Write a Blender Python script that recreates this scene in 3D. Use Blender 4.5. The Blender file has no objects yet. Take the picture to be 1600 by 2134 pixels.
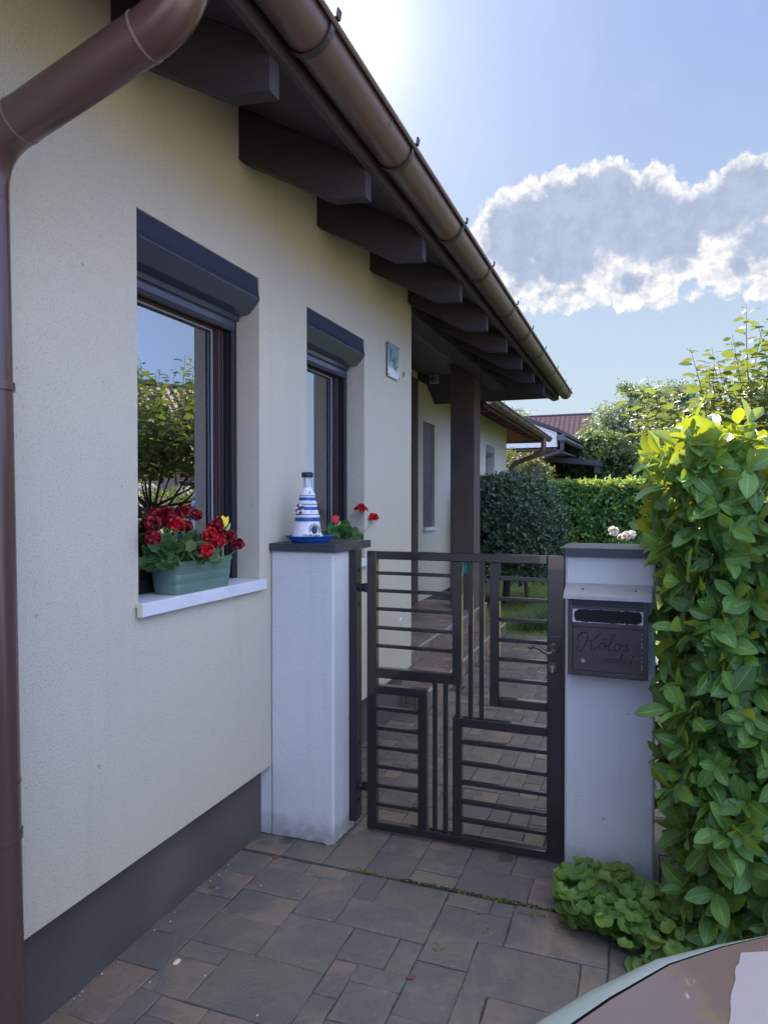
import bpy, bmesh, math, random
import numpy as np
from mathutils import Vector, Matrix
random.seed(7); RNG = np.random.default_rng(11)
R = math.radians
S = bpy.context.scene
COL = S.collection

# ------------------------------------------------------------------ camera
cam_d = bpy.data.cameras.new("camera"); cam = bpy.data.objects.new("camera", cam_d); COL.objects.link(cam)
cam.location = (1.66, 0.0, 1.60)
cam.rotation_euler = (R(90 - 0.8355), 0, R(20.4513))
cam_d.sensor_fit = 'HORIZONTAL'; cam_d.sensor_width = 36.0; cam_d.lens = 36.0 * 1440 / 1600
cam_d.clip_start = 0.02; cam_d.clip_end = 2000
S.camera = cam
S.render.resolution_x, S.render.resolution_y = 767, 1024
S.view_settings.view_transform = 'Standard'; S.view_settings.look = 'None'
S.view_settings.gamma = 1; S.view_settings.use_curve_mapping = False
S.view_settings.exposure = 1.66

# ------------------------------------------------------------------ sun and sky
SUN_EL, SUN_AZ = R(34.0), R(-26.7)           # azimuth measured from +Y towards +X
SUNV = Vector((math.sin(SUN_AZ) * math.cos(SUN_EL), math.cos(SUN_AZ) * math.cos(SUN_EL), math.sin(SUN_EL)))
sd = bpy.data.lights.new("sun", 'SUN'); sd.energy = 4.8; sd.angle = R(0.5); sd.color = (1.0, 0.93, 0.80)
sun = bpy.data.objects.new("sun", sd); COL.objects.link(sun)
sun.rotation_euler = (-SUNV).to_track_quat('-Z', 'Y').to_euler()

W = bpy.data.worlds.new("World"); S.world = W; W.use_nodes = True
class NT:
    """tiny node-tree helper"""
    def __init__(s, tree): s.t = tree; s.n = tree.nodes; s.l = tree.links
    def new(s, typ, **kw):
        n = s.n.new(typ)
        for k, v in kw.items(): setattr(n, k, v)
        return n
    def put(s, sock, v):
        if hasattr(v, 'is_output') or isinstance(v, bpy.types.NodeSocket): s.l.new(v, sock)
        else: sock.default_value = v
    def math(s, op, a, b=None, c=None, clamp=False):
        n = s.new('ShaderNodeMath', operation=op); n.use_clamp = clamp
        s.put(n.inputs[0], a)
        if b is not None: s.put(n.inputs[1], b)
        if c is not None: s.put(n.inputs[2], c)
        return n.outputs[0]
    def vmath(s, op, a, b=None, out=0):
        n = s.new('ShaderNodeVectorMath', operation=op); s.put(n.inputs[0], a)
        if b is not None: s.put(n.inputs[1], b)
        return n.outputs['Value'] if out else n.outputs[0]
    def mix(s, f, a, b, blend='MIX'):
        n = s.new('ShaderNodeMix', data_type='RGBA', blend_type=blend)
        s.put(n.inputs[0], f)
        for so, v in ((n.inputs[6], a), (n.inputs[7], b)):
            if isinstance(v, tuple) and len(v) == 3: v = (*v, 1)
            s.put(so, v)
        return n.outputs[2]
    def ss(s, v, lo, hi, a=0.0, b=1.0):
        n = s.new('ShaderNodeMapRange', interpolation_type='SMOOTHSTEP'); s.put(n.inputs[0], v)
        for i, x in enumerate((lo, hi, a, b)): s.put(n.inputs[i + 1], x)
        return n.outputs[0]
    def noise(s, vec, scale, detail=4, rough=.55, dist=0, out=0):
        n = s.new('ShaderNodeTexNoise'); 
        if vec is not None: s.put(n.inputs['Vector'], vec)
        n.inputs['Scale'].default_value = scale; n.inputs['Detail'].default_value = detail
        n.inputs['Roughness'].default_value = rough; n.inputs['Distortion'].default_value = dist
        return n.outputs[out]
    def ramp(s, f, stops):
        n = s.new('ShaderNodeValToRGB'); s.put(n.inputs[0], f); cr = n.color_ramp
        while len(cr.elements) < len(stops): cr.elements.new(.5)
        for e, (p, c) in zip(cr.elements, stops): e.position = p; e.color = (*c, 1) if len(c) == 3 else c
        return n.outputs[0]

w = NT(W.node_tree); w.n.clear()
tc = w.new('ShaderNodeTexCoord').outputs['Generated']
sky = w.new('ShaderNodeTexSky', sky_type='NISHITA'); sky.sun_disc = False
sky.sun_elevation = SUN_EL; sky.sun_rotation = SUN_AZ
sky.air_density = 1.0; sky.dust_density = 1.6; sky.ozone_density = 1.4; sky.altitude = 100
SKY_STR = 0.05
base = w.vmath('SCALE', sky.outputs[0]); base.node.inputs['Scale'].default_value = SKY_STR
# aureole of the hazy summer air round the sun
dn = w.vmath('NORMALIZE', tc)
cosg0 = w.vmath('DOT_PRODUCT', dn, tuple(SUNV), out=1); cosg = w.math('MAXIMUM', cosg0, 0.0)
g1 = w.math('MULTIPLY', w.math('POWER', cosg, 240.0), .35)
g2 = w.math('MULTIPLY', w.math('POWER', cosg, 30.0), 0.12)
glow = w.math('ADD', g1, g2)
glowc = w.vmath('SCALE', (1.0, .93, .80)); w.put(glowc.node.inputs['Scale'], glow)
# bright open sky opposite the sun, softer and deeper towards it
cmp_ = w.vmath('DIVIDE', base, w.vmath('ADD', w.vmath('SCALE', base), (1, 1, 1))); cmp_.node.inputs[1].links[0].from_node.inputs[0].links[0].from_node.inputs['Scale'].default_value = 4.2
back = w.ss(cosg0, -.10, .74, 1.0, 0.0)
el0 = w.math('ARCSINE', w.vmath('DOT_PRODUCT', dn, (0, 0, 1), out=1))
fro = w.mix(w.ss(el0, .0, .62), (.212, .262, .298), (.118, .165, .288))
base = w.mix(back, w.mix(.88, cmp_, fro), (.30, .465, 1.02))
base = w.mix(w.ss(el0, .76, 1.2), base, (.80, .82, .84))                  # unseen overhead sky brightened to light the paving
base = w.vmath('ADD', base, glowc)
# pale summer haze towards the horizon
sep = w.new('ShaderNodeSeparateXYZ'); w.put(sep.inputs[0], dn)
el = w.math('ARCSINE', sep.outputs[2]); az = w.math('ARCTAN2', sep.outputs[0], sep.outputs[1])
# clouds by compass bearing (degrees) and elevation (degrees): centre, half-sizes, weight
CL = [(-8.3, 21.4, 5.2, 3.5, 1.0), (-10.2, 20.0, 3.4, 2.9, .8), (-5.4, 21.6, 5.2, 3.9, 1.1), (-3.0, 22.9, 4.0, 3.0, 1.0), (-.6, 21.2, 4.6, 3.7, 1.05), (-5.6, 19.0, 4.6, 2.6, 1.0),
      (1.8, 19.8, 4.2, 2.7, .95), (4.6, 20.8, 4.0, 2.4, .9), (7.8, 21.8, 4.4, 2.7, 1.0), (9.2, 18.4, 4.4, 2.6, .62), (6.7, 17.4, 3.2, 2.0, .40),
      (-8.6, 18.0, 3.4, 2.2, .55), (-6.4, 16.5, 4.6, 1.5, .36), (-1.0, 16.9, 4.4, 1.9, .40), (.6, 15.9, 3.4, 1.2, .34), (2.6, 17.7, 2.8, 1.8, .40), (8.4, 15.2, 2.6, 1.0, .32), (13, 21, 5, 3, 1),
      (26, 25, 9, 5, 1.0), (38, 21, 7, 4, 1.0), (60, 30, 16, 7, 1.0), (95, 26, 14, 6, 1.0), (120, 38, 18, 8, 1.1), (150, 27, 20, 7, 1.1), (-140, 30, 18, 8, 1.0), (75, 48, 14, 8, .9)]
comb = w.new('ShaderNodeCombineXYZ'); D = 180 / math.pi
w.put(comb.inputs[0], w.math('MULTIPLY', az, D)); w.put(comb.inputs[1], w.math('ADD', w.math('MULTIPLY', el, D), .35))
uv = comb.outputs[0]
wob = w.vmath('SUBTRACT', w.noise(uv, .42, 6, .62, out=1), (.5, .5, .5))
wob = w.vmath('SCALE', wob); wob.node.inputs['Scale'].default_value = 1.5
uvw = w.vmath('ADD', uv, wob)
F = None
for cx, cy, rx, ry, wt in CL:
    d = w.vmath('MULTIPLY', w.vmath('SUBTRACT', uvw, (cx, cy, 0)), (1 / rx, 1 / ry, 0))
    v = w.math('MULTIPLY', w.math('SUBTRACT', 1.0, w.vmath('LENGTH', d, out=1)), wt)
    F = v if F is None else w.math('SMOOTH_MAX', F, v, .12)
vo = w.new('ShaderNodeTexVoronoi', feature='F1'); vo.inputs['Scale'].default_value = .75; vo.inputs['Detail'].default_value = 2; vo.inputs['Roughness'].default_value = .5
w.put(vo.inputs['Vector'], uvw)
puff = w.math('ADD', w.math('MULTIPLY', w.math('SUBTRACT', .62, vo.outputs['Distance']), .38), w.math('MULTIPLY', w.math('SUBTRACT', w.noise(uv, .8, 8, .58, .2), .5), .62))
Fc = F; F = w.math('ADD', w.math('MULTIPLY', w.math('ADD', F, .02), 1.7), puff)
alpha = w.ss(F, -.06, .17)
thick = w.math('MULTIPLY', w.ss(w.math('ADD', w.math('ADD', w.math('MULTIPLY', Fc, 1.5), w.math('MULTIPLY', puff, .75)), w.math('MULTIPLY', w.math('SUBTRACT', w.noise(uv, .38, 6, .62), .5), 1.15)), .08, .60), .97)
wisp = w.math('MULTIPLY', w.ss(w.noise(uv, .16, 6, .6, .4), .5, .8), .22)
edgec = w.mix(w.ss(w.noise(uv, 1.1, 7, .65), .36, .62), (.41, .385, .35), (.27, .28, .30))
corec = w.mix(w.ss(w.noise(uv, .5, 6, .62), .36, .64), (.132, .158, .215), (.160, .186, .245))
front = w.ss(cosg0, -.5, .72, 1.0, 0.0)                        # clouds away from the sun are lit from the front and brighter
edgec = w.mix(front, edgec, (1.5, 1.5, 1.5)); corec = w.mix(front, corec, (.9, 1.0, 1.2))
cloudc = w.mix(thick, edgec, corec)
base = w.mix(wisp, base, (.26, .28, .31))
skyc = w.mix(alpha, base, cloudc)
bg = w.new('ShaderNodeBackground'); w.put(bg.inputs[0], skyc); bg.inputs[1].default_value = 1.0
wo = w.new('ShaderNodeOutputWorld'); w.l.new(bg.outputs[0], wo.inputs[0])
W.cycles.sampling_method = 'MANUAL'; W.cycles.sample_map_resolution = 1024

# ------------------------------------------------------------------ material helpers
def mat(name, col, rough=.6, metal=0, spec=.5, bump=0, bscale=60, var=0, vscale=3, coat=0, det=5):
    m = bpy.data.materials.new(name); m.use_nodes = True; t = NT(m.node_tree); p = t.n['Principled BSDF']
    p.inputs['Roughness'].default_value = rough; p.inputs['Metallic'].default_value = metal
    p.inputs['Specular IOR Level'].default_value = spec; p.inputs['Coat Weight'].default_value = coat
    p.inputs['Base Color'].default_value = (*col, 1)
    oc = t.new('ShaderNodeTexCoord').outputs['Object']
    if var:
        f = t.noise(oc, vscale, det)
        lo = tuple(c * (1 - var) for c in col); hi = tuple(min(1, c * (1 + var)) for c in col)
        t.put(p.inputs['Base Color'], t.ramp(f, [(.3, lo), (.7, hi)]))
        t.put(p.inputs['Roughness'], t.ss(t.noise(oc, vscale * 4, 4), .3, .7, max(0, rough - .1), min(1, rough + .1)))
    if bump:
        b = t.new('ShaderNodeBump'); b.inputs['Strength'].default_value = bump; b.inputs['Distance'].default_value = .004
        t.put(b.inputs['Height'], t.noise(oc, bscale, 6)); t.l.new(b.outputs[0], p.inputs['Normal'])
    return m

def timber(name, col, axis):
    m = mat(name, col, .72, spec=.3); t = NT(m.node_tree); p = t.n['Principled BSDF']; oc = t.new('ShaderNodeTexCoord').outputs['Object']
    mp = t.new('ShaderNodeMapping'); mp.inputs['Scale'].default_value = {0: (3, 60, 60), 1: (60, 3, 60)}[axis]; t.put(mp.inputs[0], oc)
    g_ = t.noise(mp.outputs[0], 1.0, 5, .6, 1.2); k_ = t.noise(oc, 4, 4)
    c = t.mix(t.ss(g_, .35, .7), tuple(x * 1.1 for x in col), tuple(x * .82 for x in col)); c = t.mix(t.math('MULTIPLY', t.ss(k_, .5, .75), .3), c, tuple(x * .7 for x in col))
    t.put(p.inputs['Base Color'], c); b = t.new('ShaderNodeBump'); b.inputs['Strength'].default_value = .3; b.inputs['Distance'].default_value = .002; t.put(b.inputs['Height'], g_); t.l.new(b.outputs[0], p.inputs['Normal']); return m
def stucco(name, col, scr=1.0, dirt=0.12):
    m = bpy.data.materials.new(name); m.use_nodes = True; t = NT(m.node_tree); p = t.n['Principled BSDF']
    p.inputs['Roughness'].default_value = .93; p.inputs['Specular IOR Level'].default_value = .2
    oc = t.new('ShaderNodeTexCoord').outputs['Object']
    grain = t.noise(oc, 150, 4, .65)
    mp = t.new('ShaderNodeMapping'); mp.inputs['Rotation'].default_value = (R(35), R(20), 0); mp.inputs['Scale'].default_value = (1, 1, .35)
    t.put(mp.inputs[0], oc)
    vor = t.new('ShaderNodeTexVoronoi', feature='F1', distance='EUCLIDEAN'); vor.inputs['Scale'].default_value = 140
    dz = t.vmath('SCALE', t.noise(oc, 30, 3, out=1)); dz.node.inputs['Scale'].default_value = .03
    t.put(vor.inputs['Vector'], t.vmath('ADD', mp.outputs[0], dz))
    vor.inputs['Randomness'].default_value = 1
    grooves = t.ss(vor.outputs['Distance'], .0, .22)            # small pits left by dragged grains
    patch = t.ss(t.noise(oc, 5, 4), .35, .65)
    grooves = t.math('MAXIMUM', grooves, t.math('MULTIPLY', patch, .55))
    grooves = t.math('MAXIMUM', grooves, t.ss(t.noise(oc, 24, 3), .38, .56))
    h = t.math('ADD', t.math('MULTIPLY', grain, .8), t.math('MULTIPLY', grooves, .7 * scr))
    b = t.new('ShaderNodeBump'); b.inputs['Strength'].default_value = .8; b.inputs['Distance'].default_value = .006
    t.put(b.inputs['Height'], h); t.l.new(b.outputs[0], p.inputs['Normal'])
    lo = tuple(c * .55 for c in col)
    c = t.mix(t.math('MULTIPLY', t.math('SUBTRACT', 1.0, grooves), .8 * scr), (*col,), lo)
    c = t.mix(t.ss(t.noise(oc, 150, 3), .52, .75), c, tuple(x * (1 - .28 * max(.25, scr)) for x in col))
    big = t.ss(t.noise(oc, 1.1, 6, .6), .4, .75)
    c = t.mix(t.math('MULTIPLY', big, dirt), c, (.40, .36, .30))
    ms = t.new('ShaderNodeMapping'); ms.inputs['Scale'].default_value = (9, 9, .7); t.put(ms.inputs[0], oc)
    c = t.mix(t.math('MULTIPLY', t.ss(t.noise(ms.outputs[0], 1.0, 5, .6), .52, .75), .13), c, (.30, .27, .23))
    if scr < .5:
        zo = t.new('ShaderNodeSeparateXYZ'); t.put(zo.inputs[0], oc)
        c = t.mix(t.math('MULTIPLY', t.ss(t.math('ADD', zo.outputs[2], t.math('MULTIPLY', t.noise(oc, 14, 5), -.16)), .06, -.06), .55), c, (.20, .17, .14))
    spot = t.ss(t.noise(oc, 16, 2, .4), .76, .80)
    c = t.mix(t.math('MULTIPLY', spot, .5), c, (.2, .18, .16))
    t.put(p.inputs['Base Color'], c)
    return m

M = {}
M['stucco'] = stucco('cream stucco', (.61, .545, .425))
M['stucco_white'] = stucco('white stucco', (.63, .62, .60), .15, .06)
M['plinth'] = mat('dark plinth render', (.090, .078, .070), .9, bump=.7, bscale=120, var=.26, vscale=2.2, det=8)
M['brown_render'] = mat('brown painted render', (.105, .075, .066), .85, bump=.6, bscale=150, var=.12, vscale=4)
M['soffit'] = timber('stained soffit boards', (.060, .049, .057), 1)
M['rafter'] = timber('stained rafter timber', (.046, .037, .043), 0)
M['redwood'] = mat('red brown boards', (.12, .05, .04), .7, bump=.2, var=.25, vscale=8)
M['gutter'] = mat('brown coated gutter metal', (.112, .068, .056), .38, spec=.6)
M['pipe'] = mat('brown coated pipe metal', (.092, .048, .041), .25, spec=.6)
M['bracket'] = mat('dark brown bracket metal', (.045, .030, .028), .45)
M['pipeseam'] = mat('scuffed sealant', (.17, .12, .11), .6, bump=.4, bscale=200, var=.4, vscale=40)
M['anth'] = mat('anthracite aluminium', (.085, .095, .135), .28, metal=.55, spec=.6)
M['winframe'] = mat('dark red brown frame', (.045, .020, .017), .38, spec=.5, var=.2, vscale=12)
M['winouter'] = mat('black brown frame', (.018, .017, .022), .4, spec=.5)
M['gasket'] = mat('grey gasket', (.3, .31, .33), .5)
M['sill'] = mat('white window sill', (.68, .68, .70), .45, var=.06, vscale=10)
M['sillend'] = mat('yellowed sill end cap', (.62, .60, .42), .6)
M['cap'] = mat('dark coping metal', (.050, .048, .056), .42, spec=.5, var=.2, vscale=20)
M['gate'] = mat('black brown gate paint', (.014, .011, .0115), .28, spec=.6, coat=.7)
M['post'] = mat('dark post paint', (.020, .018, .022), .35, spec=.5)
M['brass'] = mat('aged bronze fitting', (.12, .09, .06), .38, metal=.7, var=.3, vscale=60)
M['steelworn'] = mat('worn steel', (.45, .43, .40), .3, metal=1, var=.25, vscale=80)
M['mbox'] = mat('dark brown mailbox paint', (.060, .046, .044), .42, spec=.5, bump=.1, bscale=80, var=.3, vscale=25)
M['mboxroof'] = mat('galvanised mailbox roof', (.42, .41, .43), .38, metal=.55, var=.12, vscale=20)
M['black'] = mat('black void', (.006, .006, .007), .8)
M['letter'] = mat('black lettering', (.012, .011, .012), .35)
M['white'] = mat('white plastic', (.72, .73, .74), .45)
M['chip'] = mat('chipped primer', (.62, .60, .60), .8)
M['blue'] = mat('blue glazed paint', (.018, .085, .33), .3, spec=.6, var=.15, vscale=30)
M['terrawhite'] = mat('white painted terracotta', (.74, .75, .80), .55, bump=.1, bscale=90, var=.07, vscale=30)
M['navy'] = mat('navy rope', (.06, .07, .12), .8)
M['lifered'] = mat('dark red ring paint', (.16, .03, .025), .5)
M['shell'] = mat('pale shell', (.70, .62, .50), .55, var=.25, vscale=120)
M['pebble'] = mat('grey white pebble', (.42, .41, .40), .7, var=.35, vscale=90)
M['capblack'] = mat('black plastic cap', (.012, .014, .018), .45)
M['boxgreen'] = mat('sage green planter', (.115, .19, .145), .5, spec=.45, bump=.05, bscale=120, var=.08, vscale=12)
M['soil'] = mat('potting soil', (.03, .022, .016), .95, bump=1, bscale=90, var=.4, vscale=60)
M['stem'] = mat('green stem', (.12, .20, .06), .6)
M['twig'] = mat('young green brown twig', (.16, .15, .06), .6)
M['bark'] = mat('tree bark', (.09, .07, .052), .9, bump=1, bscale=30, var=.35, vscale=10)
M['core'] = mat('dark foliage core', (.022, .030, .016), 1, bump=1, bscale=25, var=.5, vscale=14)  # for solid cores added to stop light and darken gaps between leaves
M['yellow'] = mat('yellow painted wood', (.85, .70, .02), .5)
M['tulipred'] = mat('red painted wood', (.62, .035, .04), .45, var=.2, vscale=60)
M['tulipleaf'] = mat('pale green painted wood', (.35, .42, .2), .55)
M['curtain'] = mat('sheer curtain', (.80, .84, .84), .9, bump=.2, bscale=200)
M['room'] = mat('room paint', (.65, .62, .56), .9)
M['peach'] = stucco('peach stucco', (.62, .47, .33), .3, .15)
M['darkwood'] = mat('dark pergola timber', (.035, .036, .046), .6, var=.2, vscale=5)
M['pinkwall'] = stucco('pink rendered wall', (.66, .42, .34), .3, .1)
M['cable'] = mat('black cable', (.01, .01, .01), .6)

def leafmat(name, c1, c2, trans=.35, rough=.35, vein=(.25, .38, .12), tr=None, spec=.5, rim=None, veinamt=.55, bump=.35):
    m = bpy.data.materials.new(name); m.use_nodes = True; t = NT(m.node_tree); p = t.n['Principled BSDF']
    at = t.new('ShaderNodeAttribute', attribute_name='tint').outputs['Fac']
    uvn = t.new('ShaderNodeUVMap', uv_map='UVMap').outputs[0]
    sp = t.new('ShaderNodeSeparateXYZ'); t.put(sp.inputs[0], uvn)
    u = t.math('ABSOLUTE', sp.outputs[0]); v = sp.outputs[1]
    c = t.mix(at, c1, c2)
    side = t.math('SINE', t.math('MULTIPLY', t.math('SUBTRACT', v, t.math('MULTIPLY', u, .35)), 62.0))
    mid = t.ss(u, .04, .14, 1, 0)
    c = t.mix(t.math('MULTIPLY', t.ss(side, .6, 1), veinamt * .4), c, vein)
    c = t.mix(t.math('MULTIPLY', mid, veinamt), c, vein)
    c = t.mix(t.math('MULTIPLY', t.math('GREATER_THAN', at, .975), .75), c, (.24, .20, .05))
    if rim: c = t.mix(t.ss(u, .74, .9), c, rim)
    c = t.mix(.22, c, t.mix(t.noise(t.new('ShaderNodeTexCoord').outputs['Object'], 14, 3), tuple(x * .5 for x in c1), tuple(x * 1.4 for x in c2)))
    t.put(p.inputs['Base Color'], c); p.inputs['Roughness'].default_value = rough; p.inputs['Specular IOR Level'].default_value = spec
    if bump:
        b = t.new('ShaderNodeBump'); b.inputs['Strength'].default_value = bump; b.inputs['Distance'].default_value = .002
        t.put(b.inputs['Height'], t.math('ADD', side, t.math('MULTIPLY', mid, -3.0))); t.l.new(b.outputs[0], p.inputs['Normal'])
    tb = t.new('ShaderNodeBsdfTranslucent')
    tcx = tr or (min(1, c2[0] * 3.2), min(1, c2[1] * 2.6), c2[2] * .6)
    t.put(tb.inputs[0], t.mix(at, tuple(x * .75 for x in tcx), tcx))
    ms = t.new('ShaderNodeMixShader'); ms.inputs[0].default_value = trans
    t.l.new(p.outputs[0], ms.inputs[1]); t.l.new(tb.outputs[0], ms.inputs[2])
    t.l.new(ms.outputs[0], t.n['Material Output'].inputs[0])
    return m
M['laurel'] = leafmat('laurel leaf', (.040, .125, .028), (.100, .230, .045), .27, .36, tr=(.66, .72, .02), vein=(.26, .42, .13), veinamt=.75)
M['laurel_far'] = leafmat('rear hedge leaf', (.040, .115, .032), (.095, .205, .048), .26, .38, tr=(.48, .60, .05), veinamt=.2)
M['bushleaf'] = leafmat('bush leaf', (.026, .062, .040), (.060, .115, .066), .10, .34, veinamt=.2)
M['pear'] = leafmat('fruit tree leaf', (.026, .058, .022), (.064, .118, .036), .24, .45, veinamt=.3, tr=(.42, .50, .08))
M['treeA'] = leafmat('dark tree leaf', (.035, .07, .028), (.075, .12, .045), .3, .5, veinamt=0, bump=0, tr=(.28, .40, .08))
M['treeB'] = leafmat('yellow green tree leaf', (.08, .13, .035), (.17, .23, .06), .38, .5, veinamt=0, bump=0, tr=(.5, .6, .1))
M['treeC'] = leafmat('grey green tree leaf', (.06, .095, .05), (.12, .16, .085), .3, .5, veinamt=0, bump=0, tr=(.32, .40, .16))
M['conifer'] = leafmat('juniper spray', (.05, .085, .055), (.13, .16, .085), .2, .6, veinamt=0, bump=0)
M['cover'] = leafmat('round ground cover leaf', (.065, .145, .026), (.165, .275, .050), .3, .42, veinamt=.75, vein=(.24, .36, .12), tr=(.35, .5, .05))
M['gerleaf'] = leafmat('geranium leaf', (.035, .10, .035), (.075, .18, .065), .25, .55, veinamt=.12, rim=(.16, .25, .10))
M['grass'] = leafmat('grass blade', (.06, .12, .02), (.17, .24, .05), .35, .6, veinamt=0, bump=0, tr=(.5, .6, .08))
M['tuft'] = leafmat('blue green blade', (.03, .075, .045), (.07, .14, .07), .25, .5, veinamt=0, bump=0)
M['petal_red'] = leafmat('red petal', (.42, .004, .012), (.70, .010, .022), .25, .5, vein=(.3, 0, .01), tr=(.9, .01, .02), veinamt=.2, bump=0)
M['petal_dark'] = leafmat('dark red petal', (.17, .003, .010), (.36, .006, .018), .2, .5, vein=(.05, 0, .01), tr=(.5, .01, .02), veinamt=.2, bump=0)
M['petal_white'] = leafmat('blush petal', (.7, .55, .5), (.85, .78, .74), .3, .6, vein=(.7, .5, .5), tr=(.8, .7, .6), veinamt=.1, bump=0)

# ------------------------------------------------------------------ object helpers
def tag(o, label=None, cat=None, group=None, kind=None):
    if label: o['label'] = label
    if cat: o['category'] = cat
    if group: o['group'] = group
    if kind: o['kind'] = kind
    return o
def thing(name, loc, label, cat, group=None):
    o = bpy.data.objects.new(name, None); COL.objects.link(o); o.location = loc; o.empty_display_size = .1
    return tag(o, label, cat, group)
def wloc(o):
    v = Vector((0, 0, 0))
    while o: v += o.location; o = o.parent
    return v
class MB:
    def __init__(s): s.v = []; s.f = []; s.sm = []
    def add(s, vs, fs, smooth=False):
        b = len(s.v); s.v += [tuple(p) for p in vs]; s.f += [tuple(i + b for i in f) for f in fs]; s.sm += [smooth] * len(fs); return s
    def box(s, x0, x1, y0, y1, z0, z1, rot=None, piv=None):
        vs = [Vector(p) for p in ((x0, y0, z0), (x1, y0, z0), (x1, y1, z0), (x0, y1, z0), (x0, y0, z1), (x1, y0, z1), (x1, y1, z1), (x0, y1, z1))]
        if rot is not None: vs = [rot @ (p - Vector(piv)) + Vector(piv) for p in vs]
        return s.add(vs, [(0, 3, 2, 1), (4, 5, 6, 7), (0, 1, 5, 4), (1, 2, 6, 5), (2, 3, 7, 6), (3, 0, 4, 7)])
    def prism(s, prof, axis, a, b, smooth=False):
        """closed profile extruded along an axis; profile gives the two other coordinates in order"""
        n = len(prof)
        def P(q, t): return {0: (t, q[0], q[1]), 1: (q[0], t, q[1]), 2: (q[0], q[1], t)}[axis]
        vs = [P(q, a) for q in prof] + [P(q, b) for q in prof]
        s.add(vs, [(i, (i + 1) % n, n + (i + 1) % n, n + i) for i in range(n)], smooth)
        s.add(vs[:n], [tuple(range(n))[::-1]]); s.add(vs[n:], [tuple(range(n))]); return s
    def tube(s, path, r, n=12, caps=True, smooth=True, sx=1):
        path = [Vector(p) for p in path]; rr = r if hasattr(r, '__len__') else [r] * len(path)
        vs = []; up = None
        for i, p in enumerate(path):
            d = (path[min(i + 1, len(path) - 1)] - path[max(i - 1, 0)]).normalized()
            if up is None:
                up = Vector((0, 0, 1)) if abs(d.z) < .9 else Vector((0, 1, 0))
            a = d.cross(up).normalized(); b2 = a.cross(d).normalized(); up = b2
            for k in range(n):
                t = 2 * math.pi * k / n
                vs.append(p + (a * math.cos(t) * sx + b2 * math.sin(t)) * rr[i])
        fs = [(i * n + k, i * n + (k + 1) % n, (i + 1) * n + (k + 1) % n, (i + 1) * n + k) for i in range(len(path) - 1) for k in range(n)]
        s.add(vs, fs, smooth)
        if caps: s.add(vs[:n], [tuple(range(n))]); s.add(vs[-n:], [tuple(range(n))[::-1]])
        return s
    def lathe(s, prof, c, n=24, axis=2, smooth=True):
        vs = []; m = len(prof)
        for r, h in prof:
            for k in range(n):
                t = 2 * math.pi * k / n; a, b = r * math.cos(t), r * math.sin(t)
                q = {2: (a, b, h), 1: (a, h, b), 0: (h, a, b)}[axis]
                vs.append((c[0] + q[0], c[1] + q[1], c[2] + q[2]))
        s.add(vs, [(i * n + k, i * n + (k + 1) % n, (i + 1) * n + (k + 1) % n, (i + 1) * n + k) for i in range(m - 1) for k in range(n)], smooth)
        s.add(vs[:n], [tuple(range(n))[::-1]]); s.add(vs[-n:], [tuple(range(n))]); return s
    def ball(s, c, r, n=10, sc=(1, 1, 1), rot=None):
        vs = []; m = max(5, n // 2)
        for i in range(m + 1):
            ph = math.pi * i / m
            for k in range(n):
                t = 2 * math.pi * k / n
                q = Vector((math.sin(ph) * math.cos(t) * sc[0], math.sin(ph) * math.sin(t) * sc[1], math.cos(ph) * sc[2])) * r
                if rot: q = rot @ q
                vs.append(Vector(c) + q)
        return s.add(vs, [(i * n + k, (i + 1) * n + k, (i + 1) * n + (k + 1) % n, i * n + (k + 1) % n) for i in range(m) for k in range(n)], True)
    def build(s, name, m, parent=None, bevel=0, seg=2, sub=0, attr=None):
        L = wloc(parent) if parent else Vector((0, 0, 0))
        me = bpy.data.meshes.new(name); me.from_pydata([tuple(Vector(p) - L) for p in s.v], [], s.f); me.validate()
        bm = bmesh.new(); bm.from_mesh(me); bmesh.ops.remove_doubles(bm, verts=bm.verts, dist=1e-5)
        bmesh.ops.recalc_face_normals(bm, faces=bm.faces); bm.to_mesh(me); bm.free()
        if any(s.sm):
            me.polygons.foreach_set('use_smooth', [True] * len(me.polygons))
            try: me.set_sharp_from_angle(angle=R(38))
            except Exception: pass
        me.materials.append(m)
        o = bpy.data.objects.new(name, me); COL.objects.link(o)
        if parent: o.parent = parent
        if bevel:
            b = o.modifiers.new('bevel', 'BEVEL'); b.width = bevel; b.segments = seg; b.limit_method = 'ANGLE'; b.angle_limit = R(40)
        return o

def rot_to(d, n):
    """columns: leaf side, leaf direction, leaf normal   (arrays of N x 3)"""
    d = d / np.linalg.norm(d, axis=1, keepdims=True)
    x = np.cross(d, n); x /= np.maximum(np.linalg.norm(x, axis=1, keepdims=True), 1e-6)
    z = np.cross(x, d)
    return np.stack([x, d, z], axis=2)
def leaf_template(rows, cols, wfun, fold=.25, droop=.2, curl=0.0, wave=0):
    v = []; uvs = []
    for i, t in enumerate(rows):
        wd = wfun(t)
        for c in cols:
            x = c * wd; z = fold * abs(x) - droop * t * t + curl * x * x + (wave * math.sin(t * 14 + 1.5 * c) * abs(c) if wave else 0)
            v.append((x, t, z)); uvs.append((c, t))
    n = len(cols)
    f = [(i * n + k, i * n + k + 1, (i + 1) * n + k + 1, (i + 1) * n + k) for i in range(len(rows) - 1) for k in range(n - 1)]
    return np.array(v, float), np.array(f, int), np.array(uvs, float)
def wl(t): return max(.012, .25 * math.sin(math.pi * min(1, max(0, t)) ** 1.12) ** .72) if 0 < t < 1 else .012
LEAF_HI = leaf_template([0, .10, .24, .40, .56, .72, .86, .95, 1], [-1, -.5, 0, .5, 1], wl, .30, .16, wave=.012)
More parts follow.
